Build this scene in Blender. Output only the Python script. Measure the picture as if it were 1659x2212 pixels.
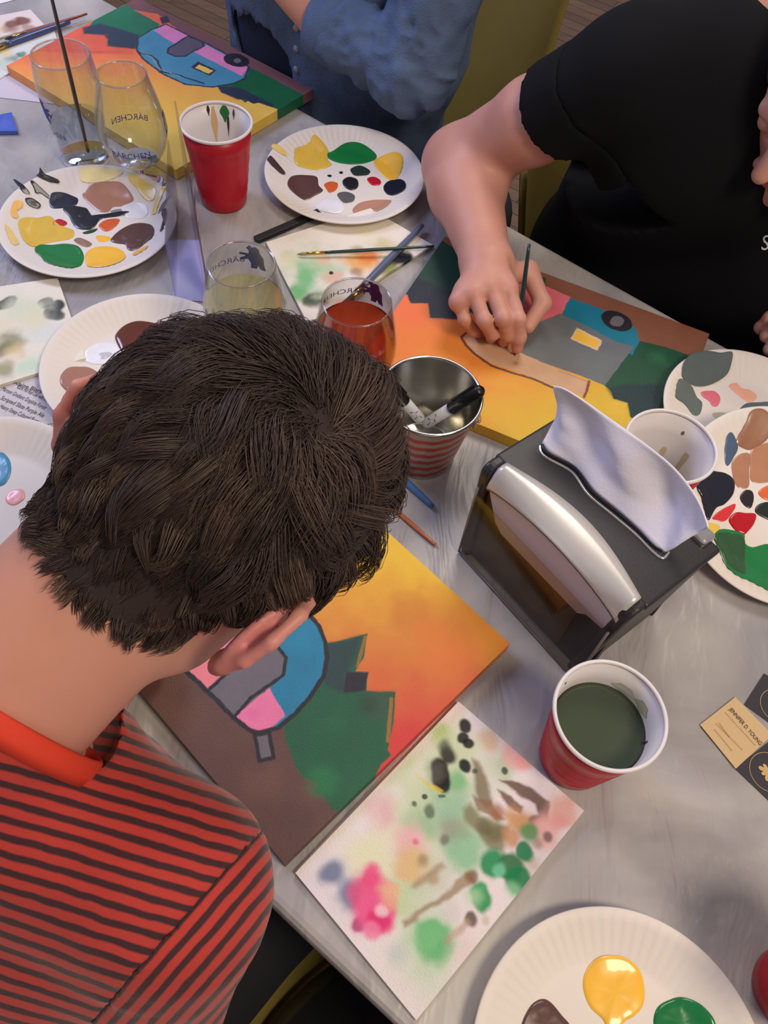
import bpy, bmesh, math, random
import numpy as np
from mathutils import Vector, Matrix
random.seed(7); rng = np.random.default_rng(11)
for o in list(bpy.data.objects): bpy.data.objects.remove(o)
SC = bpy.context.scene; COL = SC.collection
# ------------------------------------------------------------------ camera
W, H = 1659, 2212
FPX, PITCH, ROLL, CAMH, TZ = 1778.28, 0.994022, 0.13227, 0.75111, 0.75
_F = np.array([0, math.cos(PITCH), -math.sin(PITCH)]); _R = np.array([1., 0, 0]); _U = np.cross(_R, _F)
CR = math.cos(ROLL)*_R + math.sin(ROLL)*_U
CU = -math.sin(ROLL)*_R + math.cos(ROLL)*_U
CAM = np.array([0, 0, CAMH+TZ])
cd = bpy.data.cameras.new('camera'); cam = bpy.data.objects.new('camera', cd); COL.objects.link(cam)
M = Matrix.Identity(4)
for i in range(3):
    M[i][0], M[i][1], M[i][2], M[i][3] = CR[i], CU[i], -_F[i], CAM[i]
cam.matrix_world = M
cd.sensor_fit = 'VERTICAL'; cd.sensor_height = 36.0; cd.lens = 36.0*FPX/H; cd.clip_start = 0.02
SC.camera = cam
SC.view_settings.view_transform = 'Standard'; SC.view_settings.look = 'None'
SC.view_settings.gamma = 1; SC.view_settings.use_curve_mapping = False; SC.view_settings.exposure = 0.0
def rayd(px, py): return _F + CR*(px-W/2)/FPX - CU*(py-H/2)/FPX
def P(px, py, z=0.0):          # photo pixel -> point at height z above the table top
    d = rayd(px, py); t = (z-CAMH)/d[2]; return CAM + d*t
def PD(px, py, t): return CAM + rayd(px, py)*t   # at camera depth t
def L(x, y, z): return np.array([x, y, z+TZ])    # table-relative point
# ------------------------------------------------------------------ world + lights
wd = bpy.data.worlds.new('world'); SC.world = wd; wd.use_nodes = True
wd.node_tree.nodes['Background'].inputs[0].default_value = (0.48, 0.45, 0.50, 1)
wd.node_tree.nodes['Background'].inputs[1].default_value = 0.55
def area(name, loc, target, size, col, power):
    l = bpy.data.lights.new(name, 'AREA'); l.shape = 'DISK'; l.size = size; l.color = col; l.energy = power
    o = bpy.data.objects.new(name, l); COL.objects.link(o); o.location = loc
    o.rotation_euler = (Vector(target)-Vector(loc)).to_track_quat('-Z', 'Y').to_euler(); return o
area('warm_ceiling_lamp', (1.1, -0.5, 2.9), (0.1, 0.5, .75), 0.7, (1, 0.83, 0.64), 35)
area('blue_bar_light', (-1.7, 1.6, 2.3), (-0.2, 0.8, .75), 0.8, (0.50, 0.58, 1.0), 26)
area('soft_ceiling_lamp', (0.3, 1.9, 3.0), (0.1, 0.7, .75), 0.9, (1, 0.90, 0.80), 23)
# ------------------------------------------------------------------ helpers
def s2l(c):
    c = np.asarray(c, float)/255.0
    return np.where(c <= 0.04045, c/12.92, ((c+0.055)/1.055)**2.4)
MATS = {}
def mat(name, rgb, rough=.6, metal=0, spec=.5, trans=0, ior=1.45, bump=0, bscale=200, sss=0, coat=0, attr=None, noise=0, nscale=8, sheen=0, alpha=1):
    if name in MATS: return MATS[name]
    m = bpy.data.materials.new(name); m.use_nodes = True; nt = m.node_tree; b = nt.nodes['Principled BSDF']
    c = tuple(s2l(rgb))+(1,)
    b.inputs['Base Color'].default_value = c; b.inputs['Roughness'].default_value = rough
    b.inputs['Metallic'].default_value = metal; b.inputs['Specular IOR Level'].default_value = spec
    b.inputs['Transmission Weight'].default_value = trans; b.inputs['IOR'].default_value = ior
    b.inputs['Coat Weight'].default_value = coat; b.inputs['Sheen Weight'].default_value = sheen
    b.inputs['Alpha'].default_value = alpha
    if sss:
        b.inputs['Subsurface Weight'].default_value = sss; b.inputs['Subsurface Radius'].default_value = (1, .35, .2); b.inputs['Subsurface Scale'].default_value = .008
    src = None
    if attr:
        a = nt.nodes.new('ShaderNodeAttribute'); a.attribute_name = attr; src = a.outputs['Color']
        nt.links.new(src, b.inputs['Base Color'])
    if noise:
        tc = nt.nodes.new('ShaderNodeTexCoord'); n = nt.nodes.new('ShaderNodeTexNoise'); n.inputs['Scale'].default_value = nscale; n.inputs['Detail'].default_value = 5
        nt.links.new(tc.outputs['Object'], n.inputs['Vector'])
        mr = nt.nodes.new('ShaderNodeMapRange'); mr.inputs['To Min'].default_value = 1-noise; mr.inputs['To Max'].default_value = 1+noise
        mr.inputs['From Min'].default_value = .25; mr.inputs['From Max'].default_value = .75
        nt.links.new(n.outputs['Fac'], mr.inputs['Value'])
        mx = nt.nodes.new('ShaderNodeVectorMath'); mx.operation = 'SCALE'
        if src is not None: nt.links.new(src, mx.inputs[0])
        else: mx.inputs[0].default_value = c[:3]
        nt.links.new(mr.outputs['Result'], mx.inputs['Scale']); nt.links.new(mx.outputs['Vector'], b.inputs['Base Color'])
    if bump:
        tc = nt.nodes.new('ShaderNodeTexCoord'); n = nt.nodes.new('ShaderNodeTexNoise'); n.inputs['Scale'].default_value = bscale; n.inputs['Detail'].default_value = 3
        nt.links.new(tc.outputs['Object'], n.inputs['Vector'])
        bp = nt.nodes.new('ShaderNodeBump'); bp.inputs['Strength'].default_value = bump; bp.inputs['Distance'].default_value = .002
        nt.links.new(n.outputs['Fac'], bp.inputs['Height']); nt.links.new(bp.outputs['Normal'], b.inputs['Normal'])
    MATS[name] = m; return m
def thin_glass(name, tint=(255, 255, 255), ior=1.5, rough=0.02, k=.6):
    if name in MATS: return MATS[name]
    m = bpy.data.materials.new(name); m.use_nodes = True; nt = m.node_tree; nt.nodes.clear()
    out = nt.nodes.new('ShaderNodeOutputMaterial'); mx = nt.nodes.new('ShaderNodeMixShader'); lw = nt.nodes.new('ShaderNodeLayerWeight')
    tr = nt.nodes.new('ShaderNodeBsdfTransparent'); gl = nt.nodes.new('ShaderNodeBsdfGlossy')
    tr.inputs[0].default_value = tuple(s2l(tint))+(1,); gl.inputs['Roughness'].default_value = rough; lw.inputs[0].default_value = .5
    pw = nt.nodes.new('ShaderNodeMath'); pw.operation = 'POWER'; pw.inputs[1].default_value = 2.4; ml = nt.nodes.new('ShaderNodeMath'); ml.operation = 'MULTIPLY_ADD'; ml.inputs[1].default_value = k; ml.inputs[2].default_value = .03
    nt.links.new(lw.outputs['Facing'], pw.inputs[0]); nt.links.new(pw.outputs[0], ml.inputs[0])
    nt.links.new(ml.outputs[0], mx.inputs[0]); nt.links.new(tr.outputs[0], mx.inputs[1]); nt.links.new(gl.outputs[0], mx.inputs[2]); nt.links.new(mx.outputs[0], out.inputs[0])
    MATS[name] = m; return m
def empty(name, loc, label=None, cat=None, group=None):
    o = bpy.data.objects.new(name, None); COL.objects.link(o); o.location = tuple(float(v) for v in loc); o.empty_display_size = .02
    bpy.context.view_layer.update()
    tag(o, label, cat, group); return o
def tag(o, label=None, cat=None, group=None, kind=None):
    if label: o['label'] = label
    if cat: o['category'] = cat
    if group: o['group'] = group
    if kind: o['kind'] = kind
    return o
def mk(name, verts, faces, m, parent=None, smooth=True, mats=None, fm=None, attrs=None):
    """one mesh object from world-space verts; origin at its base centre"""
    v = np.asarray(verts, float).reshape(-1, 3)
    if parent is None:
        org = np.array([(v[:, 0].min()+v[:, 0].max())/2, (v[:, 1].min()+v[:, 1].max())/2, v[:, 2].min()])
    else: org = wl(parent)
    me = bpy.data.meshes.new(name)
    me.from_pydata((v-org).tolist(), [], faces if isinstance(faces, list) else faces.tolist())
    if mats:
        for q in mats: me.materials.append(q)
        if fm is not None: me.polygons.foreach_set('material_index', np.asarray(fm, np.int32))
    else: me.materials.append(m)
    if smooth: me.polygons.foreach_set('use_smooth', np.ones(len(me.polygons), bool))
    if attrs:
        for an, arr in attrs.items():
            a = me.attributes.new(an, 'FLOAT_COLOR', 'POINT'); arr = np.asarray(arr, np.float32)
            if arr.shape[1] == 3: arr = np.concatenate([arr, np.ones((len(arr), 1), np.float32)], 1)
            a.data.foreach_set('color', arr.ravel())
    me.update()
    o = bpy.data.objects.new(name, me); COL.objects.link(o)
    if parent is not None: o.parent = parent
    else: o.location = tuple(org)
    return o
def wl(o):
    p = np.array(o.location)
    while o.parent is not None: o = o.parent; p = p+np.array(o.location)
    return p
class G:                      # geometry collector
    def __init__(s): s.v = []; s.f = []; s.m = []
    def add(s, v, f, mi=0):
        k = len(s.v); s.v += [tuple(map(float, q)) for q in v]; s.f += [tuple(int(i)+k for i in q) for q in f]; s.m += [mi]*len(f)
    def box(s, c, x, y, z, mi=0):       # centre, half-axis vectors
        c, x, y, z = map(np.array, (c, x, y, z)); v = [c+a*x+b*y+d*z for a in (-1, 1) for b in (-1, 1) for d in (-1, 1)]
        s.add(v, [(0, 1, 3, 2), (4, 6, 7, 5), (0, 4, 5, 1), (2, 3, 7, 6), (0, 2, 6, 4), (1, 5, 7, 3)], mi)
    def prism(s, poly, dz, mi=0):       # poly world pts (CCW), extruded by vector dz
        n = len(poly); dz = np.array(dz, float); v = [np.array(p) for p in poly]+[np.array(p)+dz for p in poly]
        s.add(v, [tuple(range(n))[::-1], tuple(range(n, 2*n))]+[(i, (i+1) % n, n+(i+1) % n, n+i) for i in range(n)], mi)
    def tube(s, pts, rad, seg=12, mi=0, caps=True, squash=1.0):
        pts = [np.array(p, float) for p in pts]; n = len(pts)
        if np.isscalar(rad): rad = [rad]*n
        prev = None; base = len(s.v); V = []
        for i, p in enumerate(pts):
            t = pts[min(i+1, n-1)]-pts[max(i-1, 0)]; t = t/(np.linalg.norm(t)+1e-12)
            if prev is None:
                a = np.array([0, 0, 1.]) if abs(t[2]) < .9 else np.array([1., 0, 0]); x = np.cross(a, t)
            else: x = prev-t*(prev@t)
            x /= np.linalg.norm(x)+1e-12; prev = x; y = np.cross(t, x)
            for k in range(seg):
                an = 2*math.pi*k/seg; V.append(p+rad[i]*(math.cos(an)*x+squash*math.sin(an)*y))
        F = [(i*seg+k, i*seg+(k+1) % seg, (i+1)*seg+(k+1) % seg, (i+1)*seg+k) for i in range(n-1) for k in range(seg)]
        if caps: F += [tuple(range(seg))[::-1], tuple((n-1)*seg+k for k in range(seg))]
        s.add(V, F, mi)
    def lathe(s, prof, c, seg=64, mi=0, ax=None, rfun=None, mis=None):    # prof [(r,z)]
        c = np.array(c, float); n = len(prof); V = []
        X, Y, Z = ax if ax is not None else (np.array([1., 0, 0]), np.array([0, 1., 0]), np.array([0, 0, 1.]))
        for i, (r, z) in enumerate(prof):
            for k in range(seg):
                an = 2*math.pi*k/seg; dz = rfun(r, an) if rfun else 0
                V.append(c+max(r, 1e-5)*(math.cos(an)*X+math.sin(an)*Y)+(z+dz)*Z)
        k0 = len(s.v); s.v += [tuple(q) for q in V]
        for i in range(n-1):
            for k in range(seg):
                s.f.append((k0+i*seg+k, k0+i*seg+(k+1) % seg, k0+(i+1)*seg+(k+1) % seg, k0+(i+1)*seg+k)); s.m.append(mis[i] if mis else mi)
    def build(s, name, m, parent=None, smooth=True, mats=None):
        return mk(name, s.v, s.f, m, parent, smooth, mats, s.m if mats else None)
def bevel(o, w=.002, seg=2, ang=.6):
    b = o.modifiers.new('bevel', 'BEVEL'); b.width = w; b.segments = seg; b.limit_method = 'ANGLE'; b.angle_limit = ang; return o
def smoothang(o, ang=40):
    for p in o.data.polygons: p.use_smooth = True
    e = o.modifiers.new('ws', 'WEIGHTED_NORMAL'); e.keep_sharp = True
    me = o.data; bm = bmesh.new(); bm.from_mesh(me)
    for ed in bm.edges:
        if len(ed.link_faces) == 2 and ed.calc_face_angle(0) > math.radians(ang): ed.smooth = False
    bm.to_mesh(me); bm.free(); return o
def catmull(pts, k=6, closed=True):
    p = np.array(pts, float); n = len(p); out = []
    rngi = range(n) if closed else range(n-1)
    for i in rngi:
        g = (lambda j: p[j % n]) if closed else (lambda j: p[min(max(j, 0), n-1)])
        a, b, c, d = g(i-1), g(i), g(i+1), g(i+2)
        for t in np.arange(k)/k:
            out.append(.5*((2*b)+(-a+c)*t+(2*a-5*b+4*c-d)*t*t+(-a+3*b-3*c+d)*t**3))
    if not closed: out.append(p[-1])
    return np.array(out)
# value noise, vectorised
_pt = rng.random((64, 64, 64))
def vnoise(p):
    p = np.asarray(p, float); i = np.floor(p).astype(int); f = p-i; f = f*f*(3-2*f); r = 0
    for a in (0, 1):
        for b in (0, 1):
            for c in (0, 1):
                w = (f[..., 0] if a else 1-f[..., 0])*(f[..., 1] if b else 1-f[..., 1])*(f[..., 2] if c else 1-f[..., 2])
                r = r+w*_pt[(i[..., 0]+a) % 64, (i[..., 1]+b) % 64, (i[..., 2]+c) % 64]
    return r
def fbm(p, o=3):
    r = 0; a = .5; p = np.asarray(p, float)
    for k in range(o): r = r+a*vnoise(p*(2**k)+k*7.3); a *= .5
    return r/(1-.5**o)
# ------------------------------------------------------------------ painted sheets (2D colour field on a fine grid)
def seg_dist(x, y, pts, closed=False):
    d = np.full(x.shape, 1e9); n = len(pts)
    for i in range(n if closed else n-1):
        a = pts[i]; b = pts[(i+1) % n]; e = b-a; L2 = e@e+1e-18
        t = np.clip(((x-a[0])*e[0]+(y-a[1])*e[1])/L2, 0, 1)
        d = np.minimum(d, (x-a[0]-t*e[0])**2+(y-a[1]-t*e[1])**2)
    return np.sqrt(d)
def inside(x, y, pts):
    r = np.zeros(x.shape, bool); n = len(pts)
    for i in range(n):
        a = pts[i]; b = pts[(i+1) % n]
        if a[1] == b[1]: continue
        c = ((a[1] > y) != (b[1] > y)) & (x < (b[0]-a[0])*(y-a[1])/(b[1]-a[1])+a[0]); r ^= c
    return r
def pxy(pts, z): return np.array([P(a, b, z)[:2] for a, b in pts])
def paint(X, Y, base, layers, z, wob=.0012):
    """layers: ('poly',pts,rgb,soft_mm[,op]) ('line',pts,w_mm,rgb[,op]) ('blot',(px,py),r_mm,rgb,op) ('grad',p0,p1,[rgb..],poly|None)"""
    C = np.zeros(X.shape+(3,)); C[:] = s2l(base)
    q = np.stack([X*90, Y*90, 0*X], -1)
    wx = X+(fbm(q, 3)-.5)*2*wob; wy = Y+(fbm(q+31.7, 3)-.5)*2*wob
    tex = fbm(np.stack([X*60, Y*60, 0*X+3], -1), 4)-.5
    for l in layers:
        k = l[0]
        if k == 'poly':
            pts = pxy(l[1], z); s = max(l[3], .15)/1000; op = l[4] if len(l) > 4 else 1
            d = seg_dist(wx, wy, pts, True); ins = inside(wx, wy, pts); a = np.clip(.5+np.where(ins, d, -d)/s, 0, 1)*op
            col = s2l(l[2])[None, None]*(1+tex[..., None]*.25)
        elif k == 'line':
            pts = pxy(l[1], z); a = np.clip(.5+(l[2]/2000-seg_dist(wx, wy, pts))/.0005, 0, 1)*(l[4] if len(l) > 4 else 1); col = s2l(l[3])
        elif k == 'blot':
            c = P(l[1][0], l[1][1], z); r = l[2]/1000; hard = l[5] if len(l) > 5 else .35
            w2x = X+(fbm(q*.7+5, 3)-.5)*r*.7; w2y = Y+(fbm(q*.7+55, 3)-.5)*r*.8
            d = np.hypot(w2x-c[0], w2y-c[1])/r; a = np.clip((1-d)/hard, 0, 1); a = a*a*(3-2*a)*l[4]; col = s2l(l[3])
        elif k == 'grad':
            p0 = P(*l[1], z)[:2]; p1 = P(*l[2], z)[:2]; e = p1-p0
            t = np.clip(((X-p0[0])*e[0]+(Y-p0[1])*e[1])/(e@e)+tex*.22, 0, .9999)*(len(l[3])-1)
            cs = np.array([s2l(c) for c in l[3]]); i = t.astype(int); f = (t-i)[..., None]; col = cs[i]*(1-f)+cs[i+1]*f
            a = np.ones(X.shape)
            if l[4]:
                pts = pxy(l[4], z); d = seg_dist(wx, wy, pts, True); ins = inside(wx, wy, pts); a = np.clip(.5+np.where(ins, d, -d)/.0006, 0, 1)
        a = a[..., None]; C = C*(1-a)+col*a
    return np.clip(C, 0.002, 1)
def sheet(name, c4, z0, th, base, layers, m, res=.0009, zf=None, parent=None, edge=None, wob=.0012, ztop=None):
    """thick painted sheet; c4 world xy corners in order; top at z0+th"""
    A, B, Cc, D = [np.array(p[:2], float) for p in c4]
    nu = max(int(max(np.linalg.norm(B-A), np.linalg.norm(Cc-D))/res), 4); nv = max(int(max(np.linalg.norm(D-A), np.linalg.norm(Cc-B))/res), 4)
    u, v = np.meshgrid(np.linspace(0, 1, nu), np.linspace(0, 1, nv), indexing='ij')
    X = (A[0]*(1-u)*(1-v)+B[0]*u*(1-v)+Cc[0]*u*v+D[0]*(1-u)*v); Y = (A[1]*(1-u)*(1-v)+B[1]*u*(1-v)+Cc[1]*u*v+D[1]*(1-u)*v)
    Cl = paint(X, Y, base, layers, z0+th, wob)
    Z = np.full(X.shape, z0+th)+(zf(X, Y, u, v) if zf is not None else 0)
    top = np.stack([X, Y, Z+TZ], -1).reshape(-1, 3); N = nu*nv
    idx = np.arange(N).reshape(nu, nv)
    F = np.stack([idx[:-1, :-1], idx[1:, :-1], idx[1:, 1:], idx[:-1, 1:]], -1).reshape(-1, 4)
    ring = np.concatenate([idx[:, 0], idx[-1, 1:], idx[-2::-1, -1], idx[0, -2:0:-1]]); k = len(ring)
    e = edge if edge is not None else th
    low = top[ring].copy()
    if zf is None or edge is None: low[:, 2] = z0+TZ+.0003
    else: low[:, 2] -= e
    a = np.arange(k); b = (a+1) % k
    F2 = np.stack([ring[a], N+a, N+b, ring[b]], -1)
    col = np.concatenate([Cl.reshape(-1, 3), Cl.reshape(-1, 3)[ring]])
    V = np.concatenate([top, low]); F = np.concatenate([F, F2]).tolist(); F.append(list(range(N+k-1, N-1, -1)))
    cr = np.cross(np.append(B-A, 0), np.append(D-A, 0))[2]
    if cr < 0: F = [f[::-1] for f in F]
    fm = None
    o = mk(name, V, F, m, parent, smooth=False, attrs={'paint': col}); return o
# ------------------------------------------------------------------ implicit bodies
def cone(a, b, r1, r2):
    a = np.array(a, float); b = np.array(b, float)
    def f(p):
        e = b-a; t = np.clip(((p-a)@e)/(e@e+1e-12), 0, 1)
        return np.linalg.norm(p-a-t[..., None]*e, axis=-1)-(r1+(r2-r1)*t)
    f.bb = (np.minimum(a-r1, b-r2), np.maximum(a+r1, b+r2)); return f
def ell(c, r, R=np.eye(3)):
    c = np.array(c, float); r = np.array(r, float)
    def f(p):
        q = (p-c)@R; k0 = np.linalg.norm(q/r, axis=-1); k1 = np.linalg.norm(q/(r*r), axis=-1)+1e-9
        return k0*(k0-1)/k1
    m = max(r); f.bb = (c-m, c+m); return f
def smin(a, b, k): h = np.clip(.5+.5*(b-a)/k, 0, 1); return b*(1-h)+a*h-k*h*(1-h)
def union(items, k=.01):        # items: f or (f,k) ; negative via ('cut',f,k)
    def F(p):
        d = None
        for it in items:
            if isinstance(it, tuple) and it[0] == 'cut': d = -smin(-d, it[1](p), it[2]); continue
            f, kk = it if isinstance(it, tuple) else (it, k)
            d = f(p) if d is None else smin(d, f(p), kk)
        return d
    fs = [(i[0] if isinstance(i, tuple) else i) for i in items if not (isinstance(i, tuple) and i[0] == 'cut')]
    F.bb = (np.min([g.bb[0] for g in fs], 0), np.max([g.bb[1] for g in fs], 0)); return F
def nets(F, h, pad=.012, lo=None, hi=None):
    lo = np.array(F.bb[0])-pad if lo is None else np.array(lo, float); hi = np.array(F.bb[1])+pad if hi is None else np.array(hi, float)
    n = np.ceil((hi-lo)/h).astype(int)+1
    xs = [lo[i]+h*np.arange(n[i]) for i in range(3)]
    D = np.full(tuple(n), 1., np.float32); BS = 8; rad = h*BS*.87      # evaluate only blocks near the surface
    nb = np.ceil(n/BS).astype(int); bc = [lo[i]+h*(np.arange(nb[i])*BS+(BS-1)/2) for i in range(3)]
    cd_ = np.empty(tuple(nb))
    for i in range(0, nb[0], 8): cd_[i:i+8] = F(np.stack(np.meshgrid(bc[0][i:i+8], bc[1], bc[2], indexing='ij'), -1))
    for i, j, k in np.argwhere(cd_ < -rad*1.8): D[i*BS:i*BS+BS, j*BS:j*BS+BS, k*BS:k*BS+BS] = -1
    near = np.argwhere(np.abs(cd_) <= rad*1.8); o_ = np.stack(np.meshgrid(*[np.arange(BS)]*3, indexing='ij'), -1)
    for s in range(0, len(near), 200):
        q = near[s:s+200]; ix = q[:, None, None, None]*BS+o_[None]; v = F(lo+h*ix)
        for (i, j, k), vv in zip(q, v):
            a, b, c = min(BS, n[0]-i*BS), min(BS, n[1]-j*BS), min(BS, n[2]-k*BS); D[i*BS:i*BS+a, j*BS:j*BS+b, k*BS:k*BS+c] = vv[:a, :b, :c]
    S = D < 0
    c = [S[a:n[0]-1+a, b:n[1]-1+b, d:n[2]-1+d] for a in (0, 1) for b in (0, 1) for d in (0, 1)]
    al = c[0].copy(); an = c[0].copy()
    for q in c[1:]: al &= q; an |= q
    act = an & ~al; ids = -np.ones(act.shape, int); I = np.argwhere(act); ids[act] = np.arange(len(I))
    acc = np.zeros((len(I), 3)); cnt = np.zeros(len(I))
    off = [(a, b, d) for a in (0, 1) for b in (0, 1) for d in (0, 1)]
    for i in range(8):
        for j in range(i+1, 8):
            if sum(abs(np.array(off[i])-np.array(off[j]))) != 1: continue
            p = I+off[i]; q = I+off[j]; dp = D[p[:, 0], p[:, 1], p[:, 2]]; dq = D[q[:, 0], q[:, 1], q[:, 2]]
            cr = (dp < 0) != (dq < 0); t = np.where(cr, dp/(dp-dq+1e-20), 0)
            acc += np.where(cr[:, None], p+(q-p)*t[:, None], 0); cnt += cr
    V = lo+h*acc/cnt[:, None]
    Fs = []
    for ax in range(3):
        o1, o2 = [(1, 2), (2, 0), (0, 1)][ax]
        a = S; sl = [slice(None)]*3; sl[ax] = slice(0, -1); s2 = [slice(None)]*3; s2[ax] = slice(1, None)
        ch = a[tuple(sl)] != a[tuple(s2)]; E = np.argwhere(ch)
        E = E[(E[:, o1] > 0) & (E[:, o2] > 0) & (E[:, o1] < n[o1]-1) & (E[:, o2] < n[o2]-1)]
        d1 = np.zeros(3, int); d1[o1] = 1; d2 = np.zeros(3, int); d2[o2] = 1
        g = lambda e: ids[e[:, 0], e[:, 1], e[:, 2]]
        q = np.stack([g(E-d1-d2), g(E-d2), g(E), g(E-d1)], -1)
        ins = S[E[:, 0], E[:, 1], E[:, 2]]
        q[~ins] = q[~ins][:, ::-1]; Fs.append(q[(q >= 0).all(1)])
    return V, np.concatenate(Fs)
def relax(V, F, it=2, lam=.5):
    e = np.concatenate([F[:, [0, 1]], F[:, [1, 2]], F[:, [2, 3]], F[:, [3, 0]]])
    for _ in range(it):
        s = np.zeros_like(V); c = np.zeros(len(V)); np.add.at(s, e[:, 0], V[e[:, 1]]); np.add.at(s, e[:, 1], V[e[:, 0]])
        np.add.at(c, e[:, 0], 1); np.add.at(c, e[:, 1], 1); V = V*(1-lam)+lam*s/np.maximum(c, 1)[:, None]
    return V
def vnormals(V, F):
    n = np.cross(V[F[:, 2]]-V[F[:, 0]], V[F[:, 3]]-V[F[:, 1]]); N = np.zeros_like(V)
    for k in range(4): np.add.at(N, F[:, k], n)
    return N/(np.linalg.norm(N, axis=1)[:, None]+1e-12)
def unit(v): v = np.array(v, float); return v/np.linalg.norm(v)
def hand_sdf(wr, knk, tips, thumb, mids, rf=.0085):
    """wrist pos, 4 knuckles (index..little), 4 lists of joints, thumb joints"""
    items = []
    wr = np.array(wr)
    for k in range(4): items.append((cone(wr+(knk[k]-wr)*.12, knk[k], .0175, .0118), .016))
    items.append((cone(knk[0]*.8+wr*.2, knk[3]*.75+wr*.25, .012, .012), .014))
    body = items[:]
    for k in range(4):
        js = [knk[k]]+[np.array(j) for j in mids[k]]+[tips[k]]
        rs = np.linspace(rf*1.15, rf*.82, len(js))*(1, 1, .95, .82)[k]
        for i in range(len(js)-1): body.append((cone(js[i], js[i+1], rs[i], rs[i+1]), .0035))
        for j in js[1:-1]: body.append((ell(j, [rf*1.06*(1, 1, .95, .82)[k]]*3), .003))
    rt_ = [.016, .0125, .0105, .009]
    for i in range(len(thumb)-1): body.append((cone(thumb[i], thumb[i+1], rt_[min(i, 3)], rt_[min(i+1, 3)]), .006))
    return body
# ------------------------------------------------------------------ setting: floor, table
NV = np.array([.54, .8417, 0]); RT = np.array([.8417, -.54, 0]); UP = np.array([0, 0, 1.])
def floor_mat():
    m = bpy.data.materials.new('wood_floor'); m.use_nodes = True; nt = m.node_tree; b = nt.nodes['Principled BSDF']
    tc = nt.nodes.new('ShaderNodeTexCoord'); mp = nt.nodes.new('ShaderNodeMapping'); mp.inputs['Rotation'].default_value = (0, 0, .5)
    br = nt.nodes.new('ShaderNodeTexBrick'); br.inputs['Scale'].default_value = 5; br.inputs['Color1'].default_value = tuple(s2l((150, 116, 88)))+(1,)
    br.inputs['Color2'].default_value = tuple(s2l((126, 96, 74)))+(1,); br.inputs['Mortar'].default_value = tuple(s2l((60, 42, 34)))+(1,); br.inputs['Mortar Size'].default_value = .008
    br.inputs['Brick Width'].default_value = 3
    n = nt.nodes.new('ShaderNodeTexNoise'); n.inputs['Scale'].default_value = 6; n.inputs['Detail'].default_value = 6
    mp2 = nt.nodes.new('ShaderNodeMapping'); mp2.inputs['Scale'].default_value = (1, 9, 1); mp2.inputs['Rotation'].default_value = (0, 0, .5)
    mx = nt.nodes.new('ShaderNodeMixRGB'); mx.blend_type = 'MULTIPLY'; mx.inputs[0].default_value = .55
    nt.links.new(tc.outputs['Object'], mp.inputs[0]); nt.links.new(mp.outputs[0], br.inputs[0]); nt.links.new(tc.outputs['Object'], mp2.inputs[0]); nt.links.new(mp2.outputs[0], n.inputs[0])
    nt.links.new(br.outputs[0], mx.inputs[1]); nt.links.new(n.outputs['Fac'], mx.inputs[2]); nt.links.new(mx.outputs[0], b.inputs['Base Color']); b.inputs['Roughness'].default_value = .45
    return m
g = G(); g.box((0, 1, -.02), (3.4, 0, 0), (0, 3.6, 0), (0, 0, .02)); fl = g.build('floor', floor_mat(), smooth=False); tag(fl, kind='structure')
def table_mat():
    m = bpy.data.materials.new('grey_table_film'); m.use_nodes = True; nt = m.node_tree; b = nt.nodes['Principled BSDF']
    tc = nt.nodes.new('ShaderNodeTexCoord'); n = nt.nodes.new('ShaderNodeTexNoise'); n.inputs['Scale'].default_value = 5.5; n.inputs['Detail'].default_value = 5; n.inputs['Distortion'].default_value = .9
    cr = nt.nodes.new('ShaderNodeValToRGB'); e = cr.color_ramp.elements
    e[0].position = .30; e[0].color = tuple(s2l((140, 137, 141)))+(1,); e[1].position = .68; e[1].color = tuple(s2l((190, 185, 178)))+(1,)
    nt.links.new(tc.outputs['Object'], n.inputs[0]); nt.links.new(n.outputs['Fac'], cr.inputs[0]); nt.links.new(cr.outputs[0], b.inputs['Base Color'])
    w = nt.nodes.new('ShaderNodeTexNoise'); w.inputs['Scale'].default_value = 7; w.inputs['Detail'].default_value = 3; w.inputs['Distortion'].default_value = 1.6
    mp = nt.nodes.new('ShaderNodeMapping'); mp.inputs['Rotation'].default_value = (0, 0, -.9); mp.inputs['Scale'].default_value = (2.6, .7, 1)
    nt.links.new(tc.outputs['Object'], mp.inputs[0]); nt.links.new(mp.outputs[0], w.inputs[0])
    bp = nt.nodes.new('ShaderNodeBump'); bp.inputs['Strength'].default_value = .55; bp.inputs['Distance'].default_value = .012
    nt.links.new(w.outputs['Fac'], bp.inputs['Height']); nt.links.new(bp.outputs[0], b.inputs['Normal'])
    b.inputs['Roughness'].default_value = .38; b.inputs['Specular IOR Level'].default_value = .5
    return m
tbl = empty('bar_table', (0.1, .48, 0), 'long grey marbled table top carrying all the paints, plates and cups', 'table')
n0, n1, r0, r1 = .050, .911, -2.3, 1.6
c4 = [RT*r0+NV*n0, RT*r1+NV*n0, RT*r1+NV*n1, RT*r0+NV*n1]
g = G(); g.prism([q+np.array([0, 0, TZ-.034]) for q in c4], (0, 0, .034)); o = g.build('table_top', table_mat(), tbl, smooth=False); bevel(o, .009, 3)
dk = mat('black_metal', (28, 27, 28), .45, metal=.6)
for rr in (-1.5, 1.0):
    c = RT*rr+NV*.48; g = G(); g.tube([c+UP*.02, c+UP*(TZ-.036)], .04, 20); g.build('leg', dk, tbl)
    g = G(); g.box(c+UP*.01, RT*.3, NV*.04, UP*.01); g.box(c+UP*.0105, RT*.04, NV*.3, UP*.0095); g.build('foot', dk, tbl, smooth=False)
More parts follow.
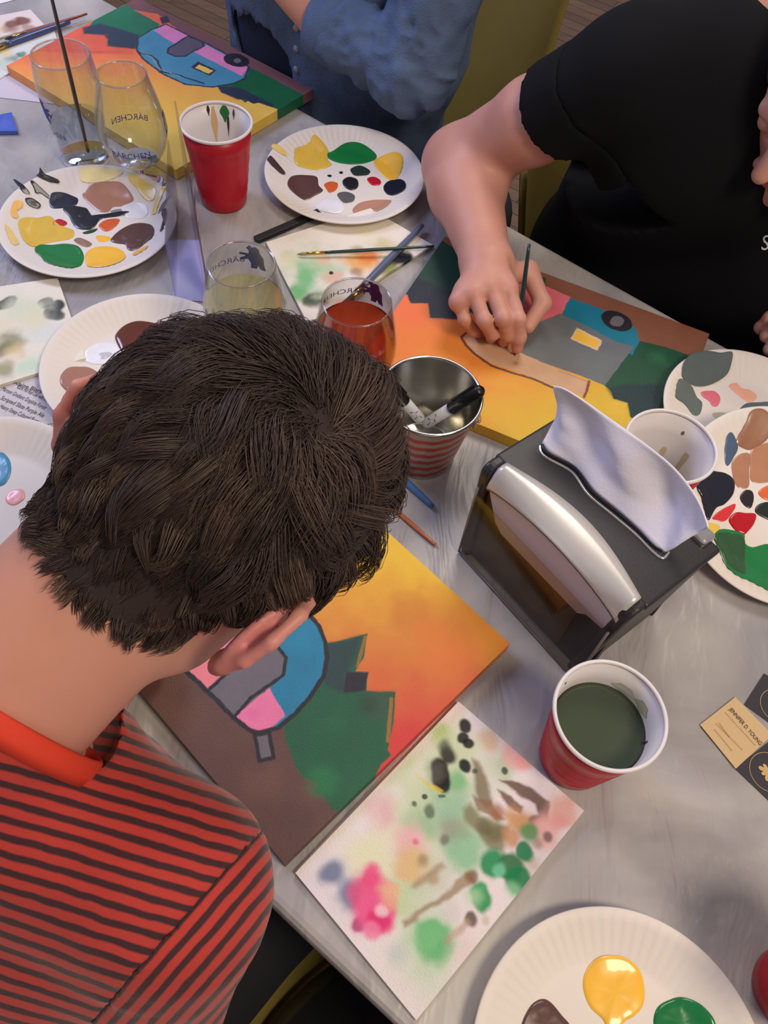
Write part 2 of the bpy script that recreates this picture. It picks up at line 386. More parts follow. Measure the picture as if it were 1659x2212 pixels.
# ------------------------------------------------------------------ paper plates
PLR = .1145
def plate_z(r):
    r = np.asarray(r, float)
    return np.where(r < .074, .0022, .0022+(.0165)*np.clip((r-.074)/(PLR-.078), 0, 1)**1.15)
plate_m = mat('white_paper_plate', (226, 218, 208), .55, bump=.05, bscale=300)
def plate(px, py, label, group='paper plates used as paint palettes', lift=0.0, slope=(0, 0)):
    c = P(px, py, .018+lift); c = np.array([c[0], c[1], TZ+lift])
    rt = empty('paper_plate', c, label, 'plate', group)
    rs = [0, .03, .055, .070, .074, .078, .084, .091, .098, .105, .1105, .1135, .1145]
    prof = [(r, float(plate_z(r))) for r in rs]+[(.1152, .0178), (.1145, .0165)]+[(r, float(plate_z(r))-.0014) for r in rs[::-1]]
    prof = [(r, max(z, .0004)) for r, z in prof]
    def rf(r, an): return (.0005*math.cos(72*an)*min(max((r-.076)/.02, 0), 1)*min(1, max(0, (.1125-r)/.006)) if r < .1125 else 0)+r*(slope[0]*math.cos(an)+slope[1]*math.sin(an))
    g = G(); g.lathe(prof, c, seg=360, rfun=rf); g.build('dish', plate_m, rt)
    return rt, c, slope
def dab(pl, pts, rgb, sc=1., ox=0, oy=0, h=.0011, rough=.28, jag=0.0, name='paint_dab', k=5, label=None):
    rt, c, slope = pl; lift = c[2]-TZ
    q = np.array([P(ox+a/sc, oy+b/sc, .004+lift)[:2] for a, b in pts]); q = catmull(q, k)
    if jag: 
        an = np.arange(len(q)); q = q+rng.normal(0, jag, q.shape)
    m0 = q.mean(0); V = []; F = []; n = len(q)
    for s, hh in ((1, .0002), (.965, h*.65), (.88, h), (.6, h*.9), (.3, h*.95)):
        r = m0+(q-m0)*s; rad = np.hypot(r[:, 0]-c[0], r[:, 1]-c[1])
        z = plate_z(rad)+.0009*np.clip((rad-.072)/.01, 0, 1)+slope[0]*(r[:, 0]-c[0])+slope[1]*(r[:, 1]-c[1])+hh+(fbm(np.stack([r[:, 0]*150, r[:, 1]*150, 0*r[:, 0]], -1), 2)-.5)*h*.5*(s < .95)
        V += [(r[i, 0], r[i, 1], c[2]+z[i]) for i in range(n)]
    rad = math.hypot(*(m0-c[:2])); V.append((m0[0], m0[1], c[2]+float(plate_z(rad))+.0009*min(max((rad-.072)/.01, 0), 1)+slope[0]*(m0[0]-c[0])+slope[1]*(m0[1]-c[1])+h))
    for a in range(4):
        for i in range(n): F.append((a*n+i, a*n+(i+1) % n, (a+1)*n+(i+1) % n, (a+1)*n+i))
    for i in range(n): F.append((4*n+i, 4*n+(i+1) % n, 5*n))
    ar = .5*sum(q[i-1, 0]*q[i, 1]-q[i, 0]*q[i-1, 1] for i in range(n))
    if ar < 0: F = [f[::-1] for f in F]
    m = mat('acrylic_%d_%d_%d' % tuple(rgb), rgb, rough, coat=.3, noise=.06, nscale=60)
    o = mk(name, V, F, m, rt); 
    if label: o['label'] = label
    return o
GRN = (22, 120, 58); YEL = (246, 190, 62); BRN = (92, 62, 56); TAN = (172, 122, 98); NVY = (36, 38, 54); BLK = (34, 32, 36); RED = (186, 20, 42); GRY = (96, 94, 96); WHT = (232, 230, 234); ORG = (212, 96, 44); MUS = (222, 184, 70); SLT = (88, 100, 98); PNK = (226, 116, 132)
p1 = plate(190, 471, 'paper plate at left edge crowded with smeared paints and black marks')
D = lambda pts, c, **k: dab(p1, pts, c, 2.9625, 0, 0, **k)
D([(525, 1240), (590, 1195), (700, 1185), (790, 1200), (855, 1275), (790, 1310), (720, 1320), (690, 1350), (630, 1345), (570, 1300)], TAN, label='tan paint dab')
D([(315, 1290), (340, 1250), (420, 1240), (495, 1262), (480, 1310), (400, 1325), (330, 1325)], NVY, label='navy paint dab')
D([(400, 1330), (460, 1310), (550, 1325), (540, 1345), (500, 1360), (505, 1385), (620, 1370), (710, 1360), (800, 1345), (830, 1352), (760, 1378), (700, 1385), (640, 1400), (600, 1450), (560, 1465), (490, 1455), (460, 1420), (440, 1380)], BLK, label='black paint smear')
D([(705, 1345), (780, 1330), (900, 1345), (885, 1360), (800, 1372), (750, 1375)], (140, 140, 142), h=.0005)
D([(770, 1330), (830, 1285), (920, 1310), (945, 1360), (900, 1390), (820, 1385)], WHT, h=.0006)
D([(125, 1450), (160, 1410), (250, 1385), (310, 1375), (350, 1400), (400, 1440), (470, 1470), (455, 1520), (350, 1540), (260, 1560), (200, 1580), (150, 1540)], MUS, label='mustard paint smear')
D([(335, 1420), (375, 1395), (425, 1415), (415, 1437), (345, 1440)], RED, label='red paint dab')
D([(630, 1435), (680, 1400), (760, 1395), (750, 1430), (700, 1470), (660, 1470)], ORG)
D([(705, 1530), (760, 1470), (850, 1425), (940, 1425), (985, 1470), (980, 1530), (930, 1560), (900, 1585), (850, 1600), (815, 1590), (800, 1560), (740, 1550)], BRN, label='brown paint dab')
D([(225, 1580), (250, 1558), (330, 1560), (420, 1552), (500, 1570), (535, 1630), (520, 1690), (460, 1730), (380, 1720), (300, 1695), (265, 1650), (230, 1620)], GRN, label='green paint dab')
D([(545, 1620), (600, 1578), (690, 1570), (770, 1590), (805, 1640), (770, 1690), (680, 1722), (590, 1715), (550, 1690)], YEL, label='yellow paint dab')
D([(855, 1625), (930, 1597), (955, 1602), (900, 1640), (865, 1650)], (244, 184, 80), h=.0005)
D([(830, 1160), (900, 1190), (960, 1225), (1005, 1265), (985, 1305), (930, 1290), (880, 1230), (840, 1195)], (232, 204, 110), h=.0004, jag=.0003)
D([(1040, 1265), (1072, 1262), (1020, 1340), (1000, 1380), (975, 1370)], (232, 204, 110), h=.0004)
D([(530, 1140), (620, 1130), (800, 1150), (700, 1180), (535, 1185)], (238, 224, 170), h=.0002)
D([(1015, 1390), (1040, 1350), (1098, 1315), (1090, 1335), (1050, 1370)], (110, 100, 112), h=.0004)
D([(85, 1400), (110, 1340), (160, 1330), (150, 1360), (120, 1385), (125, 1420), (95, 1425)], (240, 190, 100), h=.0004)
D([(110, 1220), (125, 1215), (200, 1270), (195, 1285), (160, 1280)], BLK, h=.0004)
D([(215, 1225), (235, 1220), (320, 1265), (318, 1280), (270, 1265), (240, 1270), (232, 1250)], BLK, h=.0004)
D([(275, 1135), (290, 1160), (295, 1180), (385, 1190), (380, 1205), (310, 1205), (255, 1190), (270, 1170)], BLK, h=.0004)
D([(175, 1310), (215, 1298), (262, 1315), (245, 1340), (190, 1335)], BLK, h=.0005)
D([(470, 1530), (510, 1515), (585, 1550), (560, 1575), (500, 1560)], (150, 116, 90), h=.0004)
D([(610, 1510), (640, 1500), (705, 1512), (690, 1535), (630, 1540)], YEL, h=.0004)
D([(530, 1480), (620, 1455), (600, 1480), (545, 1492)], (24, 70, 44), h=.0004)
D([(1040, 1385), (1070, 1375), (1075, 1420), (1050, 1500), (1030, 1510), (1045, 1440)], (92, 80, 90), h=.0003, jag=.0006)
D([(50, 1490), (80, 1500), (130, 1580), (100, 1610), (70, 1560)], (238, 206, 130), h=.0003)
p2 = plate(745, 371, 'paper plate of neat paint dabs beside the arm holding a brush')
D = lambda pts, c, **k: dab(p2, pts, c, 2.5136, 400, 0, **k)
D([(600, 830), (670, 800), (700, 768), (750, 790), (780, 820), (775, 860), (795, 890), (740, 915), (680, 915), (600, 890), (595, 850)], MUS, label='mustard paint dab')
D([(758, 835), (800, 815), (870, 788), (940, 790), (1000, 815), (1040, 852), (980, 880), (900, 888), (810, 872)], GRN, label='green paint dab')
D([(1025, 865), (1080, 852), (1140, 855), (1175, 880), (1175, 930), (1140, 972), (1090, 960), (1040, 910)], YEL, label='yellow paint dab')
D([(560, 985), (590, 948), (660, 945), (715, 955), (725, 1000), (748, 1030), (700, 1060), (650, 1082), (590, 1050), (560, 1020)], BRN, label='brown paint dab')
D([(755, 995), (790, 980), (828, 990), (820, 1025), (785, 1042), (765, 1020)], ORG, h=.0006)
D([(855, 975), (890, 955), (935, 970), (938, 1010), (905, 1028), (865, 1010)], BLK, h=.0012, label='black paint dab')
D([(900, 910), (950, 893), (1003, 920), (990, 945), (930, 950), (905, 935)], (38, 56, 48), h=.0006)
D([(988, 965), (1025, 955), (1062, 975), (1055, 1000), (1010, 998)], RED, label='red paint dab')
D([(1078, 1005), (1110, 975), (1160, 975), (1193, 1005), (1190, 1045), (1140, 1058), (1090, 1045)], (24, 30, 46), label='navy paint dab')
D([(825, 1050), (870, 1035), (920, 1055), (910, 1090), (860, 1095)], GRY, h=.0006)
D([(910, 1130), (950, 1095), (1030, 1080), (1110, 1082), (1112, 1105), (1060, 1145), (970, 1160), (920, 1155)], (190, 140, 116), label='tan paint dab')
D([(705, 1105), (770, 1070), (850, 1090), (860, 1140), (800, 1155), (730, 1140)], WHT, label='white paint dab')
D([(455, 905), (475, 900), (540, 945), (535, 962), (500, 955), (450, 925)], (78, 58, 60), h=.0004)
D([(470, 845), (490, 835), (550, 855), (540, 872), (490, 865)], (238, 208, 120), h=.0003)
D([(770, 948), (785, 942), (797, 950), (785, 957)], BLK, h=.0004, k=3); D([(835, 930), (850, 924), (858, 933), (845, 940)], BLK, h=.0004, k=3)
p3 = plate(306, 783, 'paper plate mostly hidden behind the dark haired head')
D = lambda pts, c, **k: dab(p3, pts, c, 2.9625, 0, 560, **k)
D([(735, 480), (790, 430), (880, 402), (990, 410), (1080, 440), (1050, 560), (900, 600), (790, 600), (750, 540)], (98, 50, 40), h=.0022, rough=.12, label='glossy dark brown paint puddle')
D([(395, 785), (440, 710), (530, 682), (600, 700), (635, 740), (620, 810), (520, 860), (420, 850)], (164, 120, 104), h=.0022, rough=.12, label='glossy light brown paint puddle')
D([(540, 620), (560, 570), (640, 530), (740, 540), (780, 600), (740, 650), (620, 668), (545, 650)], (236, 236, 242), h=.0012, label='white paint dab')
D([(630, 600), (700, 590), (720, 610), (650, 640)], (196, 196, 202), h=.0013)
p5 = plate(1636, 913, 'paper plate with slate grey and pink paint behind the napkin dispenser', lift=.0058, slope=(-.078, .012))
D = lambda pts, c, **k: dab(p5, pts, c, 3.95, 1400, 740, **k)
D([(235, 310), (270, 240), (340, 190), (440, 170), (560, 175), (665, 165), (678, 230), (655, 300), (560, 360), (450, 400), (350, 410), (250, 380)], SLT, h=.0007, rough=.4, label='slate grey paint smear')
D([(190, 500), (220, 400), (330, 410), (400, 480), (452, 530), (435, 620), (380, 640), (290, 570), (200, 550)], (100, 112, 108), h=.0006, rough=.45)
D([(440, 445), (490, 425), (570, 428), (612, 480), (590, 545), (545, 555), (510, 510), (460, 480)], PNK, h=.0009, label='pink paint dab')
D([(685, 375), (750, 345), (800, 385), (880, 400), (935, 450), (900, 495), (840, 495), (760, 440)], (240, 176, 146), h=.0006)
D([(760, 610), (830, 520), (940, 500), (1080, 500), (1120, 640), (1020, 700), (900, 705), (810, 660)], (90, 112, 112), h=.0007, label='grey teal paint smear')
D([(540, 620), (620, 600), (700, 620), (700, 680), (600, 670)], (186, 182, 150), h=.0003)
p6 = plate(1692, 1086, 'paper plate piled with many paint colours at right edge behind dispenser', lift=.0215, slope=(.0, .215))
D = lambda pts, c, **k: dab(p6, pts, c, 3.95, 1400, 740, **k)
D([(735, 830), (760, 760), (850, 750), (980, 820), (960, 900), (900, 950), (830, 975), (760, 965), (690, 930)], (156, 108, 78), h=.0008, label='brown paint smear')
D([(835, 980), (930, 940), (1060, 930), (1120, 1000), (1080, 1180), (950, 1220), (860, 1200), (840, 1100)], (182, 128, 96), h=.0009, label='tan paint dab')
D([(685, 1060), (760, 1000), (830, 1010), (835, 1120), (845, 1245), (760, 1250), (710, 1180)], (176, 124, 94), h=.0008)
D([(600, 910), (640, 885), (715, 960), (700, 1020), (650, 1090), (610, 1010)], (78, 98, 126), h=.0005, label='dusty blue paint dab')
D([(390, 1250), (430, 1170), (500, 1135), (620, 1135), (715, 1190), (725, 1290), (660, 1370), (590, 1400), (530, 1500), (480, 1420), (440, 1330), (400, 1290)], (32, 33, 44), h=.0016, rough=.15, label='navy black paint dab')
D([(780, 1320), (820, 1270), (880, 1280), (900, 1340), (880, 1405), (820, 1380)], (40, 32, 34), h=.0009)
D([(930, 1290), (1000, 1240), (1100, 1240), (1100, 1340), (1000, 1345)], (222, 104, 50), h=.0009)
D([(565, 1470), (640, 1410), (740, 1370), (750, 1400), (720, 1450), (680, 1495), (620, 1500)], (216, 52, 52), h=.0006)
D([(705, 1490), (760, 1435), (840, 1440), (930, 1450), (925, 1520), (870, 1590), (840, 1600), (770, 1570)], (186, 24, 34), h=.0014, rough=.15, label='red paint dab')
D([(920, 1430), (950, 1375), (1060, 1370), (1100, 1500), (1000, 1480)], (34, 44, 34), h=.0009)
D([(490, 1540), (560, 1515), (640, 1540), (580, 1620), (520, 1590)], (232, 200, 84), h=.0006)
D([(580, 1620), (640, 1560), (760, 1570), (850, 1600), (860, 1660), (930, 1700), (1100, 1700), (1120, 2060), (1010, 2040), (900, 1990), (800, 1960), (690, 1880), (640, 1760)], (28, 124, 66), h=.0012, label='large green paint dab')
D([(585, 1640), (640, 1580), (740, 1590), (850, 1620), (880, 1780), (880, 1940), (780, 1930), (690, 1860), (650, 1760)], (46, 86, 52), h=.0017, name='paint_dab', label='dark green paint smear')
p4 = plate(1345, 2322, 'clean paper plate with yellow, green and brown paint dabs nearest the camera')
D = lambda pts, c, **k: dab(p4, pts, c, 2.517, 1000, 1700, **k)
D([(655, 1080), (675, 990), (740, 925), (830, 918), (900, 940), (965, 1000), (990, 1080), (985, 1180), (940, 1240), (890, 1270), (850, 1310), (790, 1310), (760, 1260), (690, 1190)], YEL, h=.002, rough=.2, label='yellow paint dab')
D([(320, 1290), (370, 1190), (430, 1152), (480, 1170), (540, 1240), (590, 1310), (560, 1420), (400, 1450), (320, 1380)], BRN, h=.002, rough=.25, label='brown paint dab')
D([(1040, 1290), (1060, 1200), (1130, 1155), (1200, 1145), (1290, 1190), (1360, 1290), (1330, 1400), (1200, 1450), (1080, 1400)], (20, 118, 60), h=.002, rough=.2, label='green paint dab')
p7 = plate(-42, 1088, 'paper plate with teal and pink paint at left edge under the neck')
D = lambda pts, c, **k: dab(p7, pts, c, 5.82, 0, 780, **k)
D([(-120, 1230), (-40, 1150), (40, 1150), (110, 1220), (135, 1320), (120, 1430), (50, 1540), (-60, 1560), (-130, 1450)], (70, 140, 172), label='teal paint dab')
D([(65, 1710), (110, 1640), (190, 1600), (290, 1610), (300, 1720), (180, 1800), (90, 1780)], (244, 170, 164), label='pink paint dab')
# ------------------------------------------------------------------ plastic cups
red_m = mat('red_plastic', (178, 22, 40), .32, bump=.03, bscale=40); cupw = mat('white_plastic', (226, 220, 218), .35)
def cup(c, label, liq_z, liq_rgb, stains=(), cat='cup'):
    c = np.array([c[0], c[1], TZ]); rt = empty('plastic_cup', c, label, cat, 'red party cups')
    def r_at(z): return .031+(.0455-.031)*z/.118
    zs = [.0, .004, .012, .02, .021, .034, .035, .05, .051, .07, .071, .09, .1145]
    out = [(.0, .002), (.028, .002), (.029, .0005)]+[(r_at(z)+(.0006 if i % 2 else 0), max(z, .0005)) for i, z in enumerate(zs)]
    g = G(); g.lathe(out+[(r_at(.1145)-.0008, .1145)]+[(r_at(z)-.0009, max(z, .004)) for z in zs[::-1]][1:]+[(0, .005)], c, 96, mis=[0]*(len(out))+[1]*20)
    g.build('cup_body', red_m, rt, mats=[red_m, cupw])
    tor = [(.0456+.0018*math.cos(a), .1165+.0022*math.sin(a)) for a in np.linspace(0, 2*math.pi, 13)]
    g = G(); g.lathe(tor, c, 96); g.build('rolled_rim', cupw, rt)
    if liq_z:
        r = r_at(liq_z)-.0012; g = G(); g.lathe([(0, liq_z), (r*.9, liq_z), (r-.0003, liq_z+.0006), (r*.9, liq_z-.004), (0, liq_z-.004)], c, 64)
        g.build('paint_water', mat('water_%d_%d_%d' % liq_rgb, liq_rgb, .06, spec=.6), rt)
    for (az, z, w, hgt, rgb) in stains:      # dried drips on the inner wall
        V = []; F = []; nn = 10
        for i in range(nn+1):
            t = i/nn; zz = z-hgt*t; ww = w*(math.sin(math.pi*min(t*.9+.08, 1))**.5)*(1-.35*t+.25*math.sin(7*t+z*100)); rr = r_at(zz)-.0013
            V += [c+np.array([rr*math.cos(az+s*ww/rr), rr*math.sin(az+s*ww/rr), zz]) for s in (-1, 0, 1)]
        for i in range(nn):
            for j in (0, 1): F.append((3*i+j, 3*i+j+1, 3*i+j+4, 3*i+j+3))
        mk('dried_drip', V, F, mat('drip_%d_%d_%d' % rgb, rgb, .5), rt)
    return rt
cup(P(466, 259, .12), 'red cup with green and yellow drips inside, between glasses and plate', .046, (120, 92, 84),
    [(1.9, .112, .004, .05, (214, 176, 120)), (1.55, .114, .006, .022, (40, 110, 56)), (1.45, .108, .0016, .035, (70, 44, 50)), (2.05, .114, .002, .014, (60, 40, 30)), (1.25, .112, .0016, .014, (80, 70, 90))])
cup(P(1321, 1540, .12), 'red cup of murky green paint water in front of the napkin dispenser', .083, (66, 76, 58),
    [(.5, .097, .009, .013, (176, 182, 150)), (2.45, .105, .0015, .003, (30, 30, 34)), (1.0, .095, .012, .011, (188, 188, 170)), (-.2, .088, .0014, .005, (110, 50, 60))])
cup(P(1452, 958, .12), 'cream lined red cup half hidden behind the dispenser napkin', .04, (78, 66, 44),
    [(.6, .08, .004, .04, (190, 176, 146)), (1.2, .07, .003, .03, (196, 182, 150)), (1.0, .1, .0016, .006, (120, 96, 74))])
cup(P(1706, 2140, 0), 'red cup cut off by the right edge beside the nearest plate', .06, (90, 60, 60))
# ------------------------------------------------------------------ text helper
def textmesh(s, size):
    cu = bpy.data.curves.new('t', 'FONT'); cu.body = s; cu.size = size; cu.resolution_u = 3
    o = bpy.data.objects.new('t', cu); COL.objects.link(o); bpy.context.view_layer.update()
    me = o.evaluated_get(bpy.context.evaluated_depsgraph_get()).to_mesh()
    V = np.array([tuple(v.co) for v in me.vertices]); F = [tuple(p.vertices) for p in me.polygons]
    o.evaluated_get(bpy.context.evaluated_depsgraph_get()).to_mesh_clear(); bpy.data.objects.remove(o); bpy.data.curves.remove(cu)
    if len(V): V[:, 0] -= V[:, 0].min()
    return V, F
# ------------------------------------------------------------------ beer glasses
glass_m = thin_glass('clear_glass', (246, 248, 250), 1.5); ink = mat('blue_ink', (30, 52, 150), .5)
base_m = mat('thick_clear_glass', (252, 252, 255), .02, trans=1, ior=1.45)
TUL = [(.0365, .150), (.0395, .135), (.043, .118), (.0462, .098), (.0465, .082), (.044, .064), (.037, .048), (.026, .036), (.014, .030), (.0075, .026), (.006, .018), (.0075, .012), (.020, .006), (.033, .0035), (.034, .001)]
TUM = [(.0375, .150), (.0405, .128), (.0415, .108), (.040, .085), (.037, .06), (.0345, .035), (.034, .012), (.033, .003), (.030, .001)]
def rprof(prof, z):
    zz = [p[1] for p in prof][::-1]; rr = [p[0] for p in prof][::-1]; return float(np.interp(z, zz, rr))
BEAR = [(0, 0), (6, 0), (8, 5), (10, 0), (16, 0), (15, 7), (17, 13), (24, 11), (25, 14), (18, 18), (24, 20), (23, 23), (15, 21), (14, 25), (16, 29), (12, 33), (10, 30), (6, 32), (3, 29), (3, 24), (0, 18), (1, 8)]
TUB = [(.0315, .155), (.0345, .142), (.0395, .122), (.0445, .100), (.0460, .082), (.044, .064), (.037, .048), (.026, .036), (.014, .030), (.0075, .026), (.006, .018), (.0075, .012), (.020, .006), (.033, .0035), (.034, .001)]
def beer_glass(c, prof, label, text_az=(), liquid=None, bear_az=None, text='B\u00c4RCHEN', tz=.075, brz=.07, ts=.0115, bs=1.2):
    c = np.array([c[0], c[1], TZ]); rt = empty('beer_glass', c, label, 'glass', 'tasting glasses on the table')
    pr = catmull(prof, 4, False); th = .0014; stem = prof is not TUM; ht = prof[0][1]
    zc = .036 if stem else .010
    inner = [(max(r-th, .001), z) for r, z in pr if z > zc][::-1]
    g = G(); bowl = [(r, z) for r, z in pr if z > zc-.002]
    g.lathe(bowl, c, 96); g.build('bowl', glass_m, rt)
    g = G(); g.lathe(inner, c, 96); g.build('inner_wall', glass_m, rt)
    low = [(r, z) for r, z in pr if z <= zc]; low = [(0.0, zc)]+low+[(0, .0008)]
    g = G(); g.lathe(low, c, 64); g.build('foot', base_m, rt)
    tor = [(prof[0][0]-.0007+.0011*math.cos(a), .0+ht+.0011*math.sin(a)) for a in np.linspace(0, 2*math.pi, 9)]
    g = G(); g.lathe(tor, c, 96); g.build('rim', base_m, rt)
    def wrap(V, F, az, z0, name):
        R = []
        for x, y, _ in V:
            z = z0+y; r = rprof(prof, z)+.0004; a = az+x/max(r, .01); R.append(c+np.array([r*math.cos(a), r*math.sin(a), z]))
        mk(name, R, F, ink, rt, smooth=False)
    for az in text_az:
        V, F = textmesh(text, ts); wrap(V, F, az, tz, 'printed_name')
    if bear_az is not None:
        V = np.array([(x*.00085*bs, y*.00085*bs, 0) for x, y in BEAR]); wrap(V, [tuple(range(len(V)))], bear_az, brz, 'printed_bear')
    if liquid:
        lz, rgb, dens = liquid; ii = [(max(rprof(prof, z)-th-.0004, .001), z) for z in np.linspace(zc+.002, lz, 14)]
        m = bpy.data.materials.new('drink_%d' % rgb[0]); m.use_nodes = True; b = m.node_tree.nodes['Principled BSDF']
        b.inputs['Base Color'].default_value = tuple(s2l(rgb))+(1,); b.inputs['Transmission Weight'].default_value = dens; b.inputs['IOR'].default_value = 1.03; b.inputs['Roughness'].default_value = .03
        g = G(); g.lathe([(0, ii[0][1])]+ii+[(0, lz)], c, 64); g.build('drink', m, rt)
    return rt
azc = lambda c: math.atan2(-c[1], -c[0])       # azimuth that faces the camera
q = P(130, 117, .15); beer_glass(q, TUM, 'straight beer glass of water with a long brush standing in it', (azc(q)-2.0,), (.062, (232, 234, 236), 1.0), azc(q)-1.5, tz=.05, brz=.07)
q = P(262, 160, .155); beer_glass(q, TUB, 'empty tulip beer glass with blue lettering left of the red cup', (azc(q)-.75, azc(q)+2.6), None, azc(q)+1.15, tz=.066, brz=.075)
q = P(521, 570, .15); beer_glass(q, TUL, 'tulip beer glass with a little pale drink, above the dark head', (azc(q)+3.05,), (.098, (226, 218, 168), .8), azc(q)+2.50, tz=.116, brz=.106, bs=1.35)
q = P(771, 652, .15); beer_glass(q, TUL, 'tulip beer glass of amber beer beside the metal bucket', (azc(q)+2.95,), (.112, (196, 78, 46), .82), azc(q)+2.42, tz=.124, brz=.115, bs=1.2)
# ------------------------------------------------------------------ brushes
def brush(a, b, label, hcol, rh=.003, fcol=(196, 170, 110), bcol=(60, 44, 34), fl=.02, bl=.012, name='paint_brush', taper=.55, flat=1.0):
    a = np.array(a, float); b = np.array(b, float); d = unit(b-a); Ln = np.linalg.norm(b-a)
    rt = empty(name, (a+b)/2*np.array([1, 1, 0])+np.array([0, 0, min(a[2], b[2])]), label, 'brush')
    h1 = Ln-fl-bl; ts = np.linspace(0, 1, 12)
    g = G(); g.tube([a+d*h1*t for t in ts], [rh*(taper+(1-taper)*min(1, math.sin(math.pi*min(t*.72+.06, 1))*1.0)) if t < .99 else rh*.8 for t in ts], 14); g.build('handle', mat('handle_%d_%d_%d' % hcol, hcol, .3, coat=.4), rt)
    if fl > 0:
        g = G(); g.tube([a+d*(h1-.001), a+d*(h1+fl*.5), a+d*(h1+fl)], [rh*.85, rh*.9, rh*.8], 14); g.build('ferrule', mat('ferrule_%d' % fcol[0], fcol, .25, metal=1), rt)
    if bl > 0:
        g = G(); g.tube([a+d*(h1+fl-.001), a+d*(h1+fl+bl*.5), a+d*Ln], [rh*.8, rh*.9, rh*.15], 12); g.build('bristles', mat('bristle_%d' % bcol[0], bcol, .7), rt)
    return rt
gq = P(130, 117, .15)
top = PD(98, -60, .80)
brush(PD(103, -40, .88), L(gq[0]+.012, gq[1]-.016, .022), 'long thin dark brush standing in the straight glass of water', (46, 30, 34), .0027, fl=.018, bl=.01, fcol=(190, 140, 70))
brush(P(188, 30, .0095), P(10, 85, .010), 'thin red brown brush lying above the thick blue brush', (134, 54, 50), .0026, fl=.02)
brush(P(150, 47, .0065), P(-40, 116, .007), 'thick dark blue brush on stained napkins in the top left corner', (58, 74, 124), .0055, fl=.03)
brush(P(912, 487, .009), P(742, 662, .008), 'thick slate blue brush slanting over the middle stained napkin', (92, 104, 134), .0052, fl=.026, fcol=(170, 150, 90), bl=.02)
brush(P(937, 532, .0185), P(642, 549, .0095), 'thin dark green brush with gold ferrule crossing the slate one', (28, 62, 58), .0024, fl=.024, bl=.012, fcol=(226, 176, 84), bcol=(150, 140, 110))
brush(P(935, 1094, .0045), P(790, 960, .004), 'blue brush lying between the bucket and the napkin dispenser', (70, 118, 170), .0042, fl=.02)
brush(P(941, 1177, .0030), P(800, 1055, .003), 'thin copper brush lying just above the foreground painting', (176, 100, 62), .0026, fl=.02)
a = P(552, 515, .007); b = P(690, 455, .007); d = unit(b-a); s = np.cross(UP, d)
g = G(); g.box((a+b)/2+UP*-.003, (b-a)/2, s*.0055, UP*.0032); o = g.build('black_pencil', mat('black_paint_wood', (30, 30, 32), .5), smooth=False); bevel(o, .0008, 2)
tag(o, 'flat black stick lying below the plate of neat dabs', 'stick')
# ------------------------------------------------------------------ painted canvases
def pm(name, rough=.5, bump=.25, bs=700, coat=0):
    return mat(name, (200, 200, 200), rough, attr='paint', bump=bump, bscale=bs, coat=coat)
canvas_m = pm('acrylic_on_canvas', .42, .3, 900); paper_m = pm('stained_paper_towel', .85, .5, 500); print_m = pm('printed_card', .6, .05, 300)
BK = (30, 28, 36)
def rect(c, dr, w, dd, h):       # corner, unit dir, width, unit dir, height
    c = np.array(c[:2]); return [c, c+dr*w, c+dr*w+dd*h, c+dd*h]
TH = .016
